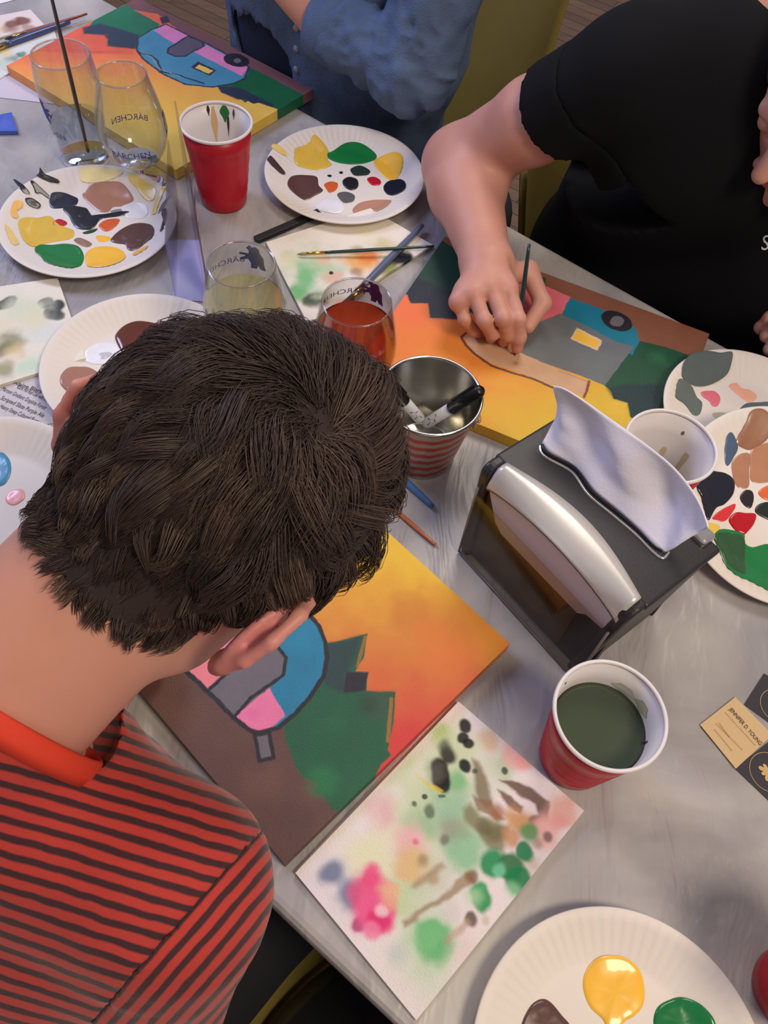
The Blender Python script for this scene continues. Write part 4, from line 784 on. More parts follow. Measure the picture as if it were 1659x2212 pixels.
g = G(); g.prism([aS+UP*.002, aS*.45+bS*.55+UP*.03, aS*.3+bS*.7+UP*.10, aS*.75+bS*.25+UP*.158, aS*.92+bS*.08+UP*.1], s*.0012); g.build('painted_reflection', mS, st, smooth=False)  # added sheet with the reflection painted into its colour
c4s = [P(378, 520, .0)[:2], P(436, 521, .0)[:2], P(454, 654, .0)[:2], P(374, 648, .0)[:2]]
sheet('base_card', c4s, .0004, .0012, (196, 200, 236), [], print_m, res=.004, parent=st, wob=0)
g = G(); a2 = P(380, 648, 0); b2 = P(384, 430, 0); g.box((a2+b2)/2+UP*.045, (b2-a2)/2, s*.0008, UP*.045); g.build('clear_side_panel', acr, st, smooth=False)
# ------------------------------------------------------------------ metal bucket
c = P(931, 853, .1); c = np.array([c[0], c[1], TZ]); bk = empty('metal_bucket', c, 'small galvanised bucket with red stripes holding black markers', 'bucket')
chrome = mat('bucket_metal', (200, 198, 190), .22, metal=1); H0 = .1
def rb(z): return .037+.0165*z/H0
nz, ns = 120, 160; V = []; Cc = []
for i in range(nz+1):
    z = .003+(H0-.003)*i/nz
    for k in range(ns):
        a = 2*math.pi*k/ns; V.append(c+np.array([rb(z)*math.cos(a), rb(z)*math.sin(a), z])); zz = z+.0016*math.sin(3*a+.6)+.0007*math.sin(17*a)
        f = ((zz-.006)/.0148) % 1; red = f < .48 and z < .092
        rel = (a-math.atan2(-c[1], -c[0])+3*math.pi) % (2*math.pi)-math.pi
        star = -1.3 < rel < -.35 and z < .034
        col = (66, 66, 110) if (star and red) else ((178, 72, 58) if red else (168, 154, 142)); Cc.append(s2l(col))
idx = np.arange((nz+1)*ns).reshape(nz+1, ns); F = np.stack([idx[:-1], np.roll(idx[:-1], -1, 1), np.roll(idx[1:], -1, 1), idx[1:]], -1).reshape(-1, 4)
bm_ = mat('striped_tin', (200, 200, 200), .34, metal=.55, attr='paint')
mk('striped_wall', V, F.tolist(), bm_, bk, attrs={'paint': Cc})
g = G(); g.lathe([(0, .006), (rb(.006)-.001, .006)]+[(rb(z)-.0008, z) for z in np.linspace(.008, H0, 12)], c, 128); g.build('inner_wall', chrome, bk)
g = G(); g.lathe([(rb(H0)+.0018*math.cos(a), H0+.0018*math.sin(a)) for a in np.linspace(0, 2*math.pi, 11)], c, 128); g.build('wire_rim', chrome, bk)
g = G(); g.lathe([(.0, .002), (.0365, .002), (.0375, .0005), (.0385, .002), (.0375, .004)], c, 96); g.build('base_ring', chrome, bk)
ea = P(1024, 905, .09)-c; ea[2] = 0; ea = unit(ea); eb = np.cross(UP, ea)
for sgn in (1, -1):
    p = c+ea*sgn*(rb(.088)+.002)+UP*.088; g = G(); g.box(p, ea*.0018, eb*.006, UP*.007); e = g.build('ear', chrome, bk, smooth=False); bevel(e, .0012)
g = G(); g.tube([c+ea*(rb(.088)+.004)*math.cos(t)+(eb*.052+UP*-.045)*math.sin(t)*1.0+UP*.088 for t in np.linspace(0, math.pi, 30)], .0011, 8)
g = G(); R_ = rb(.088)+.005
hp = [c+ea*R_*math.cos(t)+eb*R_*1.12*math.sin(t)+UP*(.088-.052*math.sin(t)) for t in np.linspace(0, math.pi, 34)]; g.tube(hp, .0011, 8); g.build('wire_handle', chrome, bk)
mkb = mat('black_plastic', (24, 22, 26), .35); mkw = mat('marker_barrel', (206, 204, 210), .4)
def marker(a, b, label, capf=.42):
    a = np.array(a); b = np.array(b); d = unit(b-a); Ln = np.linalg.norm(b-a); rt = empty('marker_pen', np.array([b[0], b[1], min(a[2], b[2])]), label, 'marker', 'markers in the bucket')
    g = G(); g.tube([a, a+d*.003, a+d*Ln*capf*.5, a+d*Ln*capf], [.0045, .0066, .0072, .0075], 20); g.build('cap', mkb, rt)
    g = G(); x = unit(np.cross(d, UP)); g.box(a+d*Ln*capf*.45+np.cross(x, d)*.0078, d*Ln*capf*.4, x*.001, np.cross(x, d)*.0012); g.build('pocket_clip', mkb, rt, smooth=False)
    g = G(); g.tube([a+d*Ln*capf, a+d*(Ln-.004), b], [.0065, .0065, .0056], 20); g.build('barrel', mkw, rt)
    g = G(); v = unit(CAM-(a+b)/2); v = unit(v-d*(v@d)); w = np.cross(v, d)
    pts = [a+d*(Ln*(.62+.3*t))+v*.0062+w*(.003*math.sin(t*15)+.001*math.cos(t*37))+d*.0018*math.sin(t*29) for t in np.linspace(.25, 1, 50)]; g.tube(pts, .0003, 5); g.build('scribbled_lettering', mkb, rt)
B0 = L(c[0], c[1], 0)
marker(P(1040, 842, .112), P(920, 915, .022), 'black capped white marker leaning on the right rim of bucket', .5)
marker(P(822, 812, .118), P(908, 905, .026), 'black capped white marker leaning left in the bucket toward the hair', .55)
# ------------------------------------------------------------------ napkin dispenser
ld = unit(np.array([.134, -.14, 0])); dp = np.array([.72, .694, 0]); dp = dp-ld*(dp@ld); dp = unit(dp)
O0 = P(1036, 1000, .15); O0 = np.array([O0[0], O0[1], TZ]); LW, DP, HT = .194, .118, .150
def dq(s, t, z): return O0+ld*s+dp*t+UP*z
ds = empty('napkin_dispenser', dq(LW/2, DP/2, 0), 'black countertop napkin dispenser with chrome front and a napkin pulled up', 'dispenser')
bkp = mat('satin_black_plastic', (40, 38, 40), .42, bump=.05, bscale=500); sil = mat('brushed_silver_plastic', (204, 200, 192), .32, metal=.35); sil2 = mat('chrome_trim', (226, 222, 214), .15, metal=.9)
# shell: profile swept along length, top/back/base as a U shaped frame with rounded left corner
g = G()
prof = [(0, .0)]+[(0+.0, z) for z in (.02, .06, .10)]+[(.012-.012*math.cos(a), .138+.012*math.sin(a)) for a in np.linspace(0, math.pi/2, 6)]+[(DP-.012+.012*math.sin(a), .138+.012*math.cos(a)) for a in np.linspace(0, math.pi/2, 6)]+[(DP-.004, .05), (DP-.01, .0)]
def endcap(s, sgn, w=.014):
    # rounded end panel
    a = [dq(s, t, z) for t, z in prof]; g = G(); g.prism(a if sgn > 0 else a, ld*w*sgn); return g
tp = G(); tp.box(dq(LW/2, DP/2+.008, HT-.004), ld*(LW/2-.001), dp*(DP/2-.010), UP*.0045); o = tp.build('top_panel', bkp, ds, smooth=False); bevel(o, .003, 3)
for s, sgn, nm in ((0, 1, 'left_end_panel'), (LW, -1, 'right_end_panel')):
    V = []; F = []; n = len(prof)
    for k, off in enumerate((0, .006, .014)):
        for t, z in prof:
            bulge = -.010*math.sin(math.pi*min(z/.15, 1))*(1 if k == 0 else 0) + (.010 if k == 0 else 0)*(1)
            sh = .86 if k == 0 else 1.0
            inn = .012*(1-z/.15) if sgn < 0 else .004*(1-z/.15)
            V.append(dq(s+sgn*(off+inn+(.0 if k else .002)), t, z))
    V += []
    F.append(tuple(range(n))); F.append(tuple(range(2*n, 3*n))[::-1])
    for k in (0, 1):
        for i in range(n): F.append((k*n+i, (k+1)*n+i, (k+1)*n+(i+1) % n, k*n+(i+1) % n))
    if sgn > 0: F = [f[::-1] for f in F]
    o = mk(nm, V, F, bkp, ds, smooth=False); bevel(o, .0035, 3, .5)
g = G(); g.box(dq(LW/2, DP/2+.004, .004), ld*(LW/2-.016), dp*(DP/2-.006), UP*.0036); o = g.build('base_tray', bkp, ds, smooth=False)
g = G(); g.box(dq(LW/2, DP-.004, .07), ld*(LW/2-.012), dp*.002, UP*.068); o = g.build('back_panel', bkp, ds, smooth=False)
brn = mat('dark_brown_insert', (70, 46, 26), .45, noise=.35, nscale=18)
g = G(); g.box(dq(LW/2, .012, .066), ld*(LW/2-.008), dp*.004, UP*.064); g.build('inner_front_wall', bkp, ds, smooth=False)
g = G(); g.box(dq(.080, .0068, .064), ld*.068, dp*.0008, UP*.058); g.build('advert_insert', brn, ds, smooth=False)  # stops short at right, leaving black in place of a dark reflection
# printed rings on the insert
g = G()
for r_ in (.012, .015, .018, .021, .024):
    g.tube([dq(.105+r_*math.cos(t), .0056, .05+r_*1.1*math.sin(t)) for t in np.linspace(0, 2*math.pi, 40)], .0003, 5)
g.build('faint_printed_rings', mat('insert_ring', (120, 84, 60), .5), ds)
# silver face: curved upper band, seam, flat lower plate with slanted ends
zsm = lambda u: .1280+.0175*math.sin(math.pi*u)**.7; bw = lambda u: .017*math.sin(math.pi*u)
V = []; F = []; ns_ = 40; m_ = 9
for i in range(ns_+1):
    u = i/ns_; s = .016+u*(LW-.026); z0_ = zsm(u); rows = [(.0045, z0_-.004), (-.0005, z0_-.0005), (-.001, z0_+.002), (.0005, z0_+(.151-z0_)*.4), (.0035, z0_+(.152-z0_)*.75), (.0075+bw(u)*.3, .1535), (.0130+bw(u)*.7, .1555), (.0185+bw(u), .1545), (.0195+bw(u), .1500)]
    for t, z in rows: V.append(dq(s, t, z))
for i in range(ns_):
    for j in range(m_-1): F.append((i*m_+j, i*m_+j+1, (i+1)*m_+j+1, (i+1)*m_+j))
F.append(tuple(range(m_))[::-1]); F.append(tuple(ns_*m_+j for j in range(m_)))
mk('silver_face', V, F, sil, ds)
g = G(); top_e = [dq(.018+u*(LW-.030), .0015, zsm(u)-.0008) for u in np.linspace(0, 1, 24)]; g.prism([dq(.036, .0015, .093), dq(.047, .0015, .086), dq(.150, .0015, .088), dq(.158, .0015, .098), dq(.176, .0015, .101)]+top_e[::-1], dp*.0015); g.build('lower_face_plate', mat('pearl_plastic', (206, 198, 200), .4), ds, smooth=False)
g = G(); g.tube([dq(.017+u*(LW-.028), -.0004, zsm(u)-.001) for u in np.linspace(0, 1, 40)], .0006, 6); g.build('face_seam', mat('seam_grey', (90, 84, 84), .5), ds)
cl = thin_glass('smoked_clear_acrylic', (240, 236, 230), 1.5, .05, k=.12)
g = G(); g.box(dq(LW/2, -.003, .056), ld*(LW/2-.010), dp*.0008, UP*.056); g.build('clear_window', cl, ds, smooth=False)
for (a, b_) in (((.008, -.003, .003), (LW-.010, -.003, .003)), ((.008, -.003, .003), (.008, -.003, .122)), ((LW-.010, -.003, .003), (LW-.010, -.003, .112))):
    g = G(); g.tube([dq(*a), dq(*b_)], .0013, 8); g.build('window_frame', mat('frame_grey', (120, 114, 108), .3), ds)
# slot trim following an S curve
spx = [(1166, 962), (1175, 985), (1235, 1020), (1270, 1068), (1320, 1110), (1370, 1152), (1408, 1190), (1432, 1206), (1445, 1192)]
sc_ = catmull([P(a, b, HT+.0008) for a, b in spx], 6, False)
g = G(); g.tube(sc_, .0014, 8); g.build('slot_trim', sil2, ds)
inner_ = catmull([P(a, b, HT+.0012) for a, b in [(1172, 960), (1182, 980), (1240, 1012), (1278, 1062), (1326, 1102), (1376, 1144), (1410, 1178), (1430, 1190)]], 6, False)
g = G(); g.tube(inner_, .0011, 8); g.build('slot_gap', mkb, ds)
pts_ = [(1168, 958), (1186, 975), (1244, 1008), (1284, 1058), (1332, 1098), (1380, 1140), (1416, 1174), (1442, 1190), (1452, 1160), (1330, 1020), (1220, 940)]
g = G(); g.box(dq(LW*.5, DP-.007, HT+.0005), ld*(LW/2-.012), dp*.009, UP*.006); o = g.build('rear_chrome_bar', sil2, ds, smooth=False); bevel(o, .004, 3)
# the pulled napkin (rests in the dispenser)
bot = catmull([P(a, b, HT+.0006) for a, b in [(1170, 958), (1188, 978), (1244, 1012), (1282, 1060), (1330, 1100), (1378, 1142), (1412, 1176), (1436, 1194)]], 8, False)
topz = .212
top_ = catmull([P(a, b, z_) for a, b, z_ in [(1192, 836, .205), (1222, 846, .212), (1290, 885, .214), (1360, 930, .214), (1425, 984, .212), (1468, 1030, .208), (1505, 1085, .202), (1530, 1140, .196)]], 8, False)
nb = min(len(bot), len(top_)); nr = 24; V = []; F = []
for j in range(nr+1):
    v = j/nr
    for i in range(nb):
        u = i/(nb-1); p = bot[i]*(1-v)+top_[i]*v
        d_ = .006*math.sin(2*math.pi*u*1.4+1.0)*math.sin(math.pi*v*.9)+.004*math.sin(2*math.pi*(u*2.6+v*.8))*v*(1-v)*4+(fbm(np.array([u*5, v*4, 1.]), 2)-.5)*.006*math.sin(math.pi*v)
        low = max(0, u-.86)/.14; p = p+dp*(d_+.010*math.sin(math.pi*v)*.6)
        V.append(p)
for j in range(nr):
    for i in range(nb-1): F.append((j*nb+i, j*nb+i+1, (j+1)*nb+i+1, (j+1)*nb+i))
nap = mk('paper_napkin', V, F, mat('white_napkin', (232, 228, 238), .9, bump=.15, bscale=400), None); sd = nap.modifiers.new('ply', 'SOLIDIFY'); sd.thickness = .0012
tag(nap, 'white paper napkin standing up out of the black dispenser', 'napkin')
# ------------------------------------------------------------------ chairs
olive = mat('olive_metal_shell', (176, 156, 84), .34, metal=.45, spec=.6, noise=.12, nscale=6); seatm = mat('black_vinyl', (22, 22, 25), .5)
def tub_chair(c, face, R, ztop, zfront, label, open_ang=1.0, zs=.46, group='olive tub chairs'):
    c = np.array([c[0], c[1], 0.]); f = unit([face[0], face[1], 0]); s = np.cross(UP, f); rt = empty('tub_chair', c, label, 'chair', group)
    V = []; F = []; n = 48; m = 14
    for i in range(n+1):
        a = -math.pi+open_ang+(2*math.pi-2*open_ang)*i/n      # 0 = back
        w = math.cos(a*.5)**2; zt = zfront+(ztop-zfront)*min(1, w*1.25)
        for side in (0, 1):
            for j in range(m+1):
                t = j/m if side == 0 else 1-j/m; z = zs-.06+(zt-zs+.06)*t; r = R*(.80+.20*t**.8)-(.012 if side else 0)
                V.append(c+(-f*math.cos(a)+s*math.sin(a))*r+UP*z)
    k = 2*(m+1)
    for i in range(n):
        for j in range(k): F.append((i*k+j, i*k+(j+1) % k, (i+1)*k+(j+1) % k, (i+1)*k+j))
    F.append(tuple(range(k))[::-1]); F.append(tuple(n*k+j for j in range(k)))
    mk('shell_back', V, F, olive, rt)
    g = G(); g.lathe([(0, zs-.03), (R*.78, zs-.03), (R*.82, zs-.015), (R*.82, zs+.02), (R*.76, zs+.035), (0, zs+.04)], c, 48); g.build('seat', seatm, rt)
    for a in (.8, 2.35, 3.93, 5.5):
        d = f*math.cos(a)+s*math.sin(a); g = G(); g.tube([c+d*R*.6+UP*(zs-.03), c+d*R*.95+UP*.0], [.013, .009], 12); g.build('leg', dk, rt)
    return rt
tub_chair((-.065, 1.40), -(NV*math.cos(.14)-RT*math.sin(.14)), .29, .99, .95, 'olive tub chair behind the denim shirted person', math.pi-.78)
tub_chair((.44, 1.28), -NV, .29, .70, .66, 'olive tub chair beneath the black shirted person', .9)
tub_chair((-.42, -.17), NV, .30, .80, .62, 'olive tub chair under the striped shirt person', .9)
tub_chair((.160, -.120), NV, .30, .60, .53, 'empty olive tub chair with black seat at the near table edge', .75)
# ------------------------------------------------------------------ people
skin = mat('skin', (216, 158, 138), .5, sss=.25, bump=.06, bscale=180, attr='paint'); skin_b = (202, 146, 128)
def T(v): return np.array([v[0], v[1], v[2]+TZ])
def skin_mesh(name, F, h, parent, tints=(), it=2, base=skin_b, lo=None, hi=None, mm=None):
    V, Q = nets(F, h, lo=lo, hi=hi); V = relax(V, Q, it); col = np.tile(s2l(base), (len(V), 1))
    n = fbm(V*35, 3)[:, None]-.5; col = col*(1+n*np.array([.10, .22, .22]))
    for c, r, rgb, op in tints:
        w = np.clip(1-np.linalg.norm(V-np.array(c), axis=1)/r, 0, 1)[:, None]; w = w*w*(3-2*w)*op; col = col*(1-w)+s2l(rgb)*w
    return mk(name, V, Q.tolist(), mm or skin, parent, attrs={'paint': col}), V, Q
HC = T((-.101, .277, .331))-CU*.0150-CR*.0085; HR = np.array([[.719, .271, .640], [-.678, .476, .561], [-.152, -.837, .526]])
HR = np.linalg.qr(HR)[0]*np.sign(np.diag(np.linalg.qr(HR)[1]))
hd = lambda x, y, z: HC+HR@np.array([x, y, z])
NB = T((-.225, .130, .262)); SHR = T((-.100, .072, .196)); SHL = T((-.385, .245, .20)); PEL = T((-.40, -.15, -.18)); sd = unit(PEL-NB); fr = np.cross(RT, sd); fr /= np.linalg.norm(fr)
def head_items(h_, R_, neck_to, nr=.060):
    E_ = lambda c, r: ell(h_(*c), r, R_)
    it = [E_((0, -.008, .022), (.075, .094, .093)), (E_((0, .028, -.038), (.060, .066, .082)), .03), (cone(h_(0, .05, -.085), h_(0, .066, -.10), .026, .018), .03),
          (cone(h_(.045, .01, -.07), h_(.012, .062, -.104), .016, .014), .03), (cone(h_(-.045, .01, -.07), h_(-.012, .062, -.104), .016, .014), .03),
          (cone(h_(0, .092, .004), h_(0, .112, -.030), .008, .011), .012), (E_((.013, .099, -.036), (.008, .008, .006)), .006), (E_((-.013, .099, -.036), (.008, .008, .006)), .006),
          (cone(h_(-.035, .080, .018), h_(.035, .080, .018), .009, .009), .014), (cone(h_(-.020, .088, -.062), h_(.020, .088, -.062), .0065, .0065), .006), (cone(h_(-.016, .087, -.072), h_(.016, .087, -.072), .0075, .0075), .005),
          ('cut', E_((.030, .094, .0), (.016, .012, .009)), .008), ('cut', E_((-.030, .094, .0), (.016, .012, .009)), .008), (E_((.030, .078, .0), (.012, .012, .011)), .003), (E_((-.030, .078, .0), (.012, .012, .011)), .003)]
    for s in (-1, 1):
        q = lambda y, z, x: h_(s*(.0765+x), y-.012, z-.016)
        pts = [q(.012, -.006, .0), q(.012, .018, .006), q(.000, .033, .012), (q(-.016, .030, .018)), q(-.027, .012, .021), q(-.024, -.008, .018), q(-.014, -.024, .010), q(-.002, -.033, .004), q(.006, -.026, .002)]
        for a, b in zip(pts[:-1], pts[1:]): it.append((cone(a, b, .0043, .0043), .003))
        it.append((E_((s*.084, -.020, -.016), (.0055, .020, .030)), .006)); it.append((cone(q(.0, -.027, .004), q(.002, -.033, .004), .0065, .006), .004))
        it.append((cone(q(.006, .012, .007), q(-.015, .014, .013), .0035, .003), .004)); it.append((cone(q(-.015, .014, .013), q(-.012, -.014, .011), .003, .003), .004))
        it.append(('cut', E_((s*.0935, -.016, -.022), (.006, .0085, .011)), .004))
    it.append((cone(h_(0, -.028, -.045), neck_to, .056, nr), .022))
    return it
def rconv(h_): return h_
# --- striped shirt person
man = empty('person', T((-.40, -.15, -.75)), 'person with short dark brown hair and red striped shirt, bent over the foreground canvas', 'person')
elR = T((-.13, -.03, -.06)); wrR = T((-.225, .215, .05)); fd = unit(np.array([-.02, .1, 0]))
sdv = unit(np.cross(fd, UP))
knk = [wrR+fd*.085+sdv*(.030-.02*k)+UP*(.012-.004*abs(k-1)) for k in range(4)]
mids = [[knk[k]+fd*.035+UP*(-.006), knk[k]+fd*.045+UP*-.026] for k in range(4)]; tips = [knk[k]+fd*.035+UP*(-.040)-fd*.0 for k in range(4)]
thm = [wrR+fd*.02+sdv*.02, wrR+fd*.05+sdv*.045+UP*-.01, wrR+fd*.08+sdv*.044+UP*-.02, wrR+fd*.10+sdv*.036+UP*-.026]
items = head_items(hd, HR, NB)+[(cone(NB+sd*.03+fr*.04, SHR*.9+NB*.1+sd*.03+fr*.01, .036, .034), .01), (cone(NB+sd*.03+fr*.04, SHL*.9+NB*.1+sd*.03+fr*.01, .036, .034), .01), (cone(NB+sd*.04+fr*.05, NB+sd*.16+fr*.08, .045, .06), .01),
    (cone(SHR, elR, .040, .034), .008), (cone(elR, wrR, .037, .026), .012)]
items += [(f if not isinstance(f, tuple) else f) for f in hand_sdf(wrR, knk, tips, thm, mids)]
ears = [(hd(-.09, -.02, -.016), .045, (224, 110, 104), .75), (hd(.09, -.02, -.016), .045, (214, 108, 122), .75), (hd(-.092, -.016, -.020), .014, (170, 50, 60), .7), (hd(.092, -.016, -.020), .014, (150, 50, 80), .7)]
ears += [(hd(0, -.06, -.09), .10, (206, 142, 110), .6)]
body, BV, BQ = skin_mesh('body', union(items, .02), .0027, man, ears, 1)
# hair cap + strands
def hairmask(l):
    x, y, z = l[:, 0], l[:, 1], l[:, 2]
    front = (y < .062+.2*np.maximum(z-.05, 0)) | (z > .085)
    nape = z > -.055+.004*(np.abs(x)/.06)**2-.25*np.minimum(y+.06, 0)*0
    side = (y < -.030) | (z > .018+(.0)*y) | ((y < .015) & (z > .012))
    ear = ((np.abs(x) > .062) & (y > -.036) & (z < .014-.5*np.maximum(-y-.02, 0))) | ((np.abs(x) > .0775) & (z < .045))
    return front & nape & side & ~ear
N = vnormals(BV, BQ); loc = (BV-HC)@HR
sel = hairmask(loc) & (np.abs(loc) < .125).all(1)
# keep a stubble-free scalp shell part
qs = sel[BQ].all(1); used = np.unique(BQ[qs]); rem = -np.ones(len(BV), int); rem[used] = np.arange(len(used))
Vc = BV[used]+N[used]*.0025
hair_m = bpy.data.materials.new('dark_brown_hair'); hair_m.use_nodes = True; nt = hair_m.node_tree; b = nt.nodes['Principled BSDF']
at = nt.nodes.new('ShaderNodeAttribute'); at.attribute_name = 'paint'; nt.links.new(at.outputs['Color'], b.inputs['Base Color']); b.inputs['Roughness'].default_value = .5; b.inputs['Specular IOR Level'].default_value = .32
hair = mk('hair', Vc, rem[BQ[qs]].tolist(), hair_m, man, attrs={'paint': np.tile(s2l((52, 41, 38)), (len(Vc), 1))}); hair['label'] = 'short tousled dark brown hair'
def strands(roots, nrm, K=7, NC=620, parent=None, seed=3, h_=hd, R_=HR, C_=HC):
    r = np.random.default_rng(seed); n = len(roots); l = (roots-C_)@R_; nl = nrm@R_
    Wp = np.array([.034, -.050, .092]); t = l-Wp; t = t-nl*(t*nl).sum(1)[:, None]; dW = np.linalg.norm(t, axis=1); t /= dW[:, None]+1e-9
    sw = np.cross(nl, t); k = np.exp(-dW/.04)[:, None]; t = t*(1-.55*k)+sw*(.9*k+.12)+r.normal(0, 1, (n, 3))*.9*np.exp(-dW/.014)[:, None]
    top = np.clip((l[:, 2]-.0)/.08, 0, 1)*np.clip((l[:, 1]+.09)/.06, 0, 1)
    back = 1-np.clip((l[:, 2]+.068)/.05, 0, 1)
    # on the top the locks sweep forwards and to the side
    fwd = np.array([.25, .95, .1]); fwd = fwd-nl*(nl@fwd)[:, None]; t = t*(1-.65*top[:, None])+fwd*.65*top[:, None]
    nz = fbm(l*22, 2)-.5; nz2 = fbm(l*22+40, 2)-.5; side = np.cross(nl, t); t = t+side*((nz*4.5+nz2*2*np.exp(-dW/.05))*(.35+top))[:, None]; t /= np.linalg.norm(t, axis=1)[:, None]
    Ln = (.020+.036*top+.018*np.clip((l[:, 2]+.03)/.08, 0, 1))*(1-.62*back)*(.7+.6*r.random(n))
    lift = (.0058+.0065*top+.003*np.clip((l[:, 2]+.03)/.08, 0, 1))*(1-.6*back)*(.6+.8*r.random(n))
    ci = r.choice(n, NC, replace=False); cl = np.empty(n, int)
    for i in range(0, n, 2000): cl[i:i+2000] = ((l[i:i+2000, None]-l[None, ci])**2).sum(-1).argmin(1)
    cc = ci[cl]; ch = r.random(NC)[cl]; amp = (r.random(NC)-.5)[cl]
    lift *= .35+1.3*ch
    Cq = np.array([0, -.008, .022]); rr = np.array([.075, .094, .093])
    def at_(s, L0, i0, t0, lf):
        q = L0+t0*s*Ln[i0][:, None]; ks0 = np.linalg.norm((L0-Cq)/rr, axis=1); ks = np.linalg.norm((q-Cq)/rr, axis=1); inb = np.clip((L0[:, 2]+.05)/.03, 0, 1)
        q2 = Cq+(q-Cq)*(ks0/ks)[:, None]; q = q*(1-inb[:, None])+q2*inb[:, None]
        hgt = lf*(np.sin(min(s*1.25, 1)*math.pi*.5)-.25*s*s)
        n2 = (q-Cq)/rr**2; n2 /= np.linalg.norm(n2, axis=1)[:, None]; n2 = n2*inb[:, None]+nl[i0]*(1-inb[:, None])
        sd_ = np.cross(n2, t0); q = q+n2*hgt[:, None]+sd_*(amp*np.sin(s*3.2+ch*6)*.85*Ln[i0]*s)[:, None]; return q
    allp = []
    ii = np.arange(n)
    for k in range(K):
        s = k/(K-1); p = at_(s, l, ii, t, lift); pc = at_(s, l[cc], cc, t[cc], lift[cc]); w = (.62*s**.8)*(1-.85*back)
        allp.append(p*(1-w[:, None])+pc*w[:, None])
    Pp = np.stack(allp, 1)                       # n,K,3 local
    Wd = C_+Pp@R_.T; tg = np.gradient(Wd, axis=1); tg /= np.linalg.norm(tg, axis=2)[..., None]+1e-9
    a = np.cross(tg, unit([.3, .2, .9])); a /= np.linalg.norm(a, axis=2)[..., None]+1e-9; bb_ = np.cross(tg, a)
    rad = .00030*np.array([1.15, 1.1, 1, .9, .75, .5, .12])[:K]
    V = np.stack([Wd+rad[None, :, None]*(math.cos(x)*a+math.sin(x)*bb_) for x in (0, 2.094, 4.189)], 2)   # n,K,3,3
    V = V.reshape(-1, 3); base = (np.arange(n)*K*3)[:, None, None]; kk = np.arange(K-1)[None, :, None]*3; j = np.arange(3)[None, None, :]; j2 = (j+1) % 3
    F = np.stack([base+kk+j, base+kk+j2, base+kk+3+j2, base+kk+3+j], -1).reshape(-1, 4)
    tone = (.7+.6*ch)*(.8+.4*r.random(n)); warm = (r.random(NC) < .16)[cl]
    c0 = s2l((68, 54, 49)); c1 = s2l((98, 80, 68)); col = c0[None]*tone[:, None]; col[warm] = c1*(.6+.6*r.random((warm.sum(), 1)))
    col = np.repeat(col, K*3, 0)
    o = mk('hair_strands', V, F.tolist(), hair_m, parent, attrs={'paint': col}); o['kind'] = 'stuff'; return o
r_ = np.random.default_rng(5); cand = np.where(sel)[0]
ridx = r_.choice(cand, 46000); roots = BV[ridx]+r_.normal(0, .0012, (46000, 3)); strands(roots, N[ridx], parent=hair)
# shirt
def stripe_mat(name, period=.0084, dark=(58, 22, 27), red=(182, 52, 42)):
    m = bpy.data.materials.new(name); m.use_nodes = True; nt = m.node_tree; b = nt.nodes['Principled BSDF']
    a = nt.nodes.new('ShaderNodeAttribute'); a.attribute_name = 'stripe'; sp = nt.nodes.new('ShaderNodeSeparateColor'); nt.links.new(a.outputs['Color'], sp.inputs[0])
    n = nt.nodes.new('ShaderNodeTexNoise'); n.inputs['Scale'].default_value = 60; tc = nt.nodes.new('ShaderNodeTexCoord'); nt.links.new(tc.outputs['Object'], n.inputs[0])
    mn = nt.nodes.new('ShaderNodeMath'); mn.operation = 'MULTIPLY_ADD'; mn.inputs[1].default_value = .0022; nt.links.new(n.outputs['Fac'], mn.inputs[0]); nt.links.new(sp.outputs[0], mn.inputs[2])
    dv = nt.nodes.new('ShaderNodeMath'); dv.operation = 'DIVIDE'; dv.inputs[1].default_value = period; nt.links.new(mn.outputs[0], dv.inputs[0])
    fc = nt.nodes.new('ShaderNodeMath'); fc.operation = 'FRACT'; nt.links.new(dv.outputs[0], fc.inputs[0])
    cr = nt.nodes.new('ShaderNodeValToRGB'); e = cr.color_ramp.elements; D_ = tuple(s2l(dark))+(1,); R_ = tuple(s2l(red))+(1,)
    e[0].position = .0; e[0].color = D_; e[1].position = .32; e[1].color = D_
    for ps, cl_ in ((.46, R_), (.88, R_), (1.0, D_)): q = e.new(ps); q.color = cl_
    nt.links.new(fc.outputs[0], cr.inputs[0]); nt.links.new(cr.outputs[0], b.inputs['Base Color']); b.inputs['Roughness'].default_value = .85; b.inputs['Sheen Weight'].default_value = .2
    bp = nt.nodes.new('ShaderNodeBump'); bp.inputs['Strength'].default_value = .3; bp.inputs['Distance'].default_value = .001; n2 = nt.nodes.new('ShaderNodeTexNoise'); n2.inputs['Scale'].default_value = 700
    nt.links.new(tc.outputs['Object'], n2.inputs[0]); nt.links.new(n2.outputs['Fac'], bp.inputs['Height']); nt.links.new(bp.outputs[0], b.inputs['Normal']); return m
st_m = stripe_mat('red_striped_jersey')
def shirt_mesh(name, items, k, h, m, parent, axis0, axis, folds=None, it=3, cutf=None):
    U_ = union(items, k)
    def Fn(p):
        d = U_(p)
        if folds is not None: d = d+folds(p)
        if cutf is not None: d = np.maximum(d, cutf(p))
        return d
    Fn.bb = U_.bb; V, Q = nets(Fn, h); V = relax(V, Q, it); s = (V-axis0)@axis
    return mk(name, V, Q.tolist(), m, parent, attrs={'stripe': np.stack([s+.5, s, s], 1)})
ax = unit(elR-SHR)
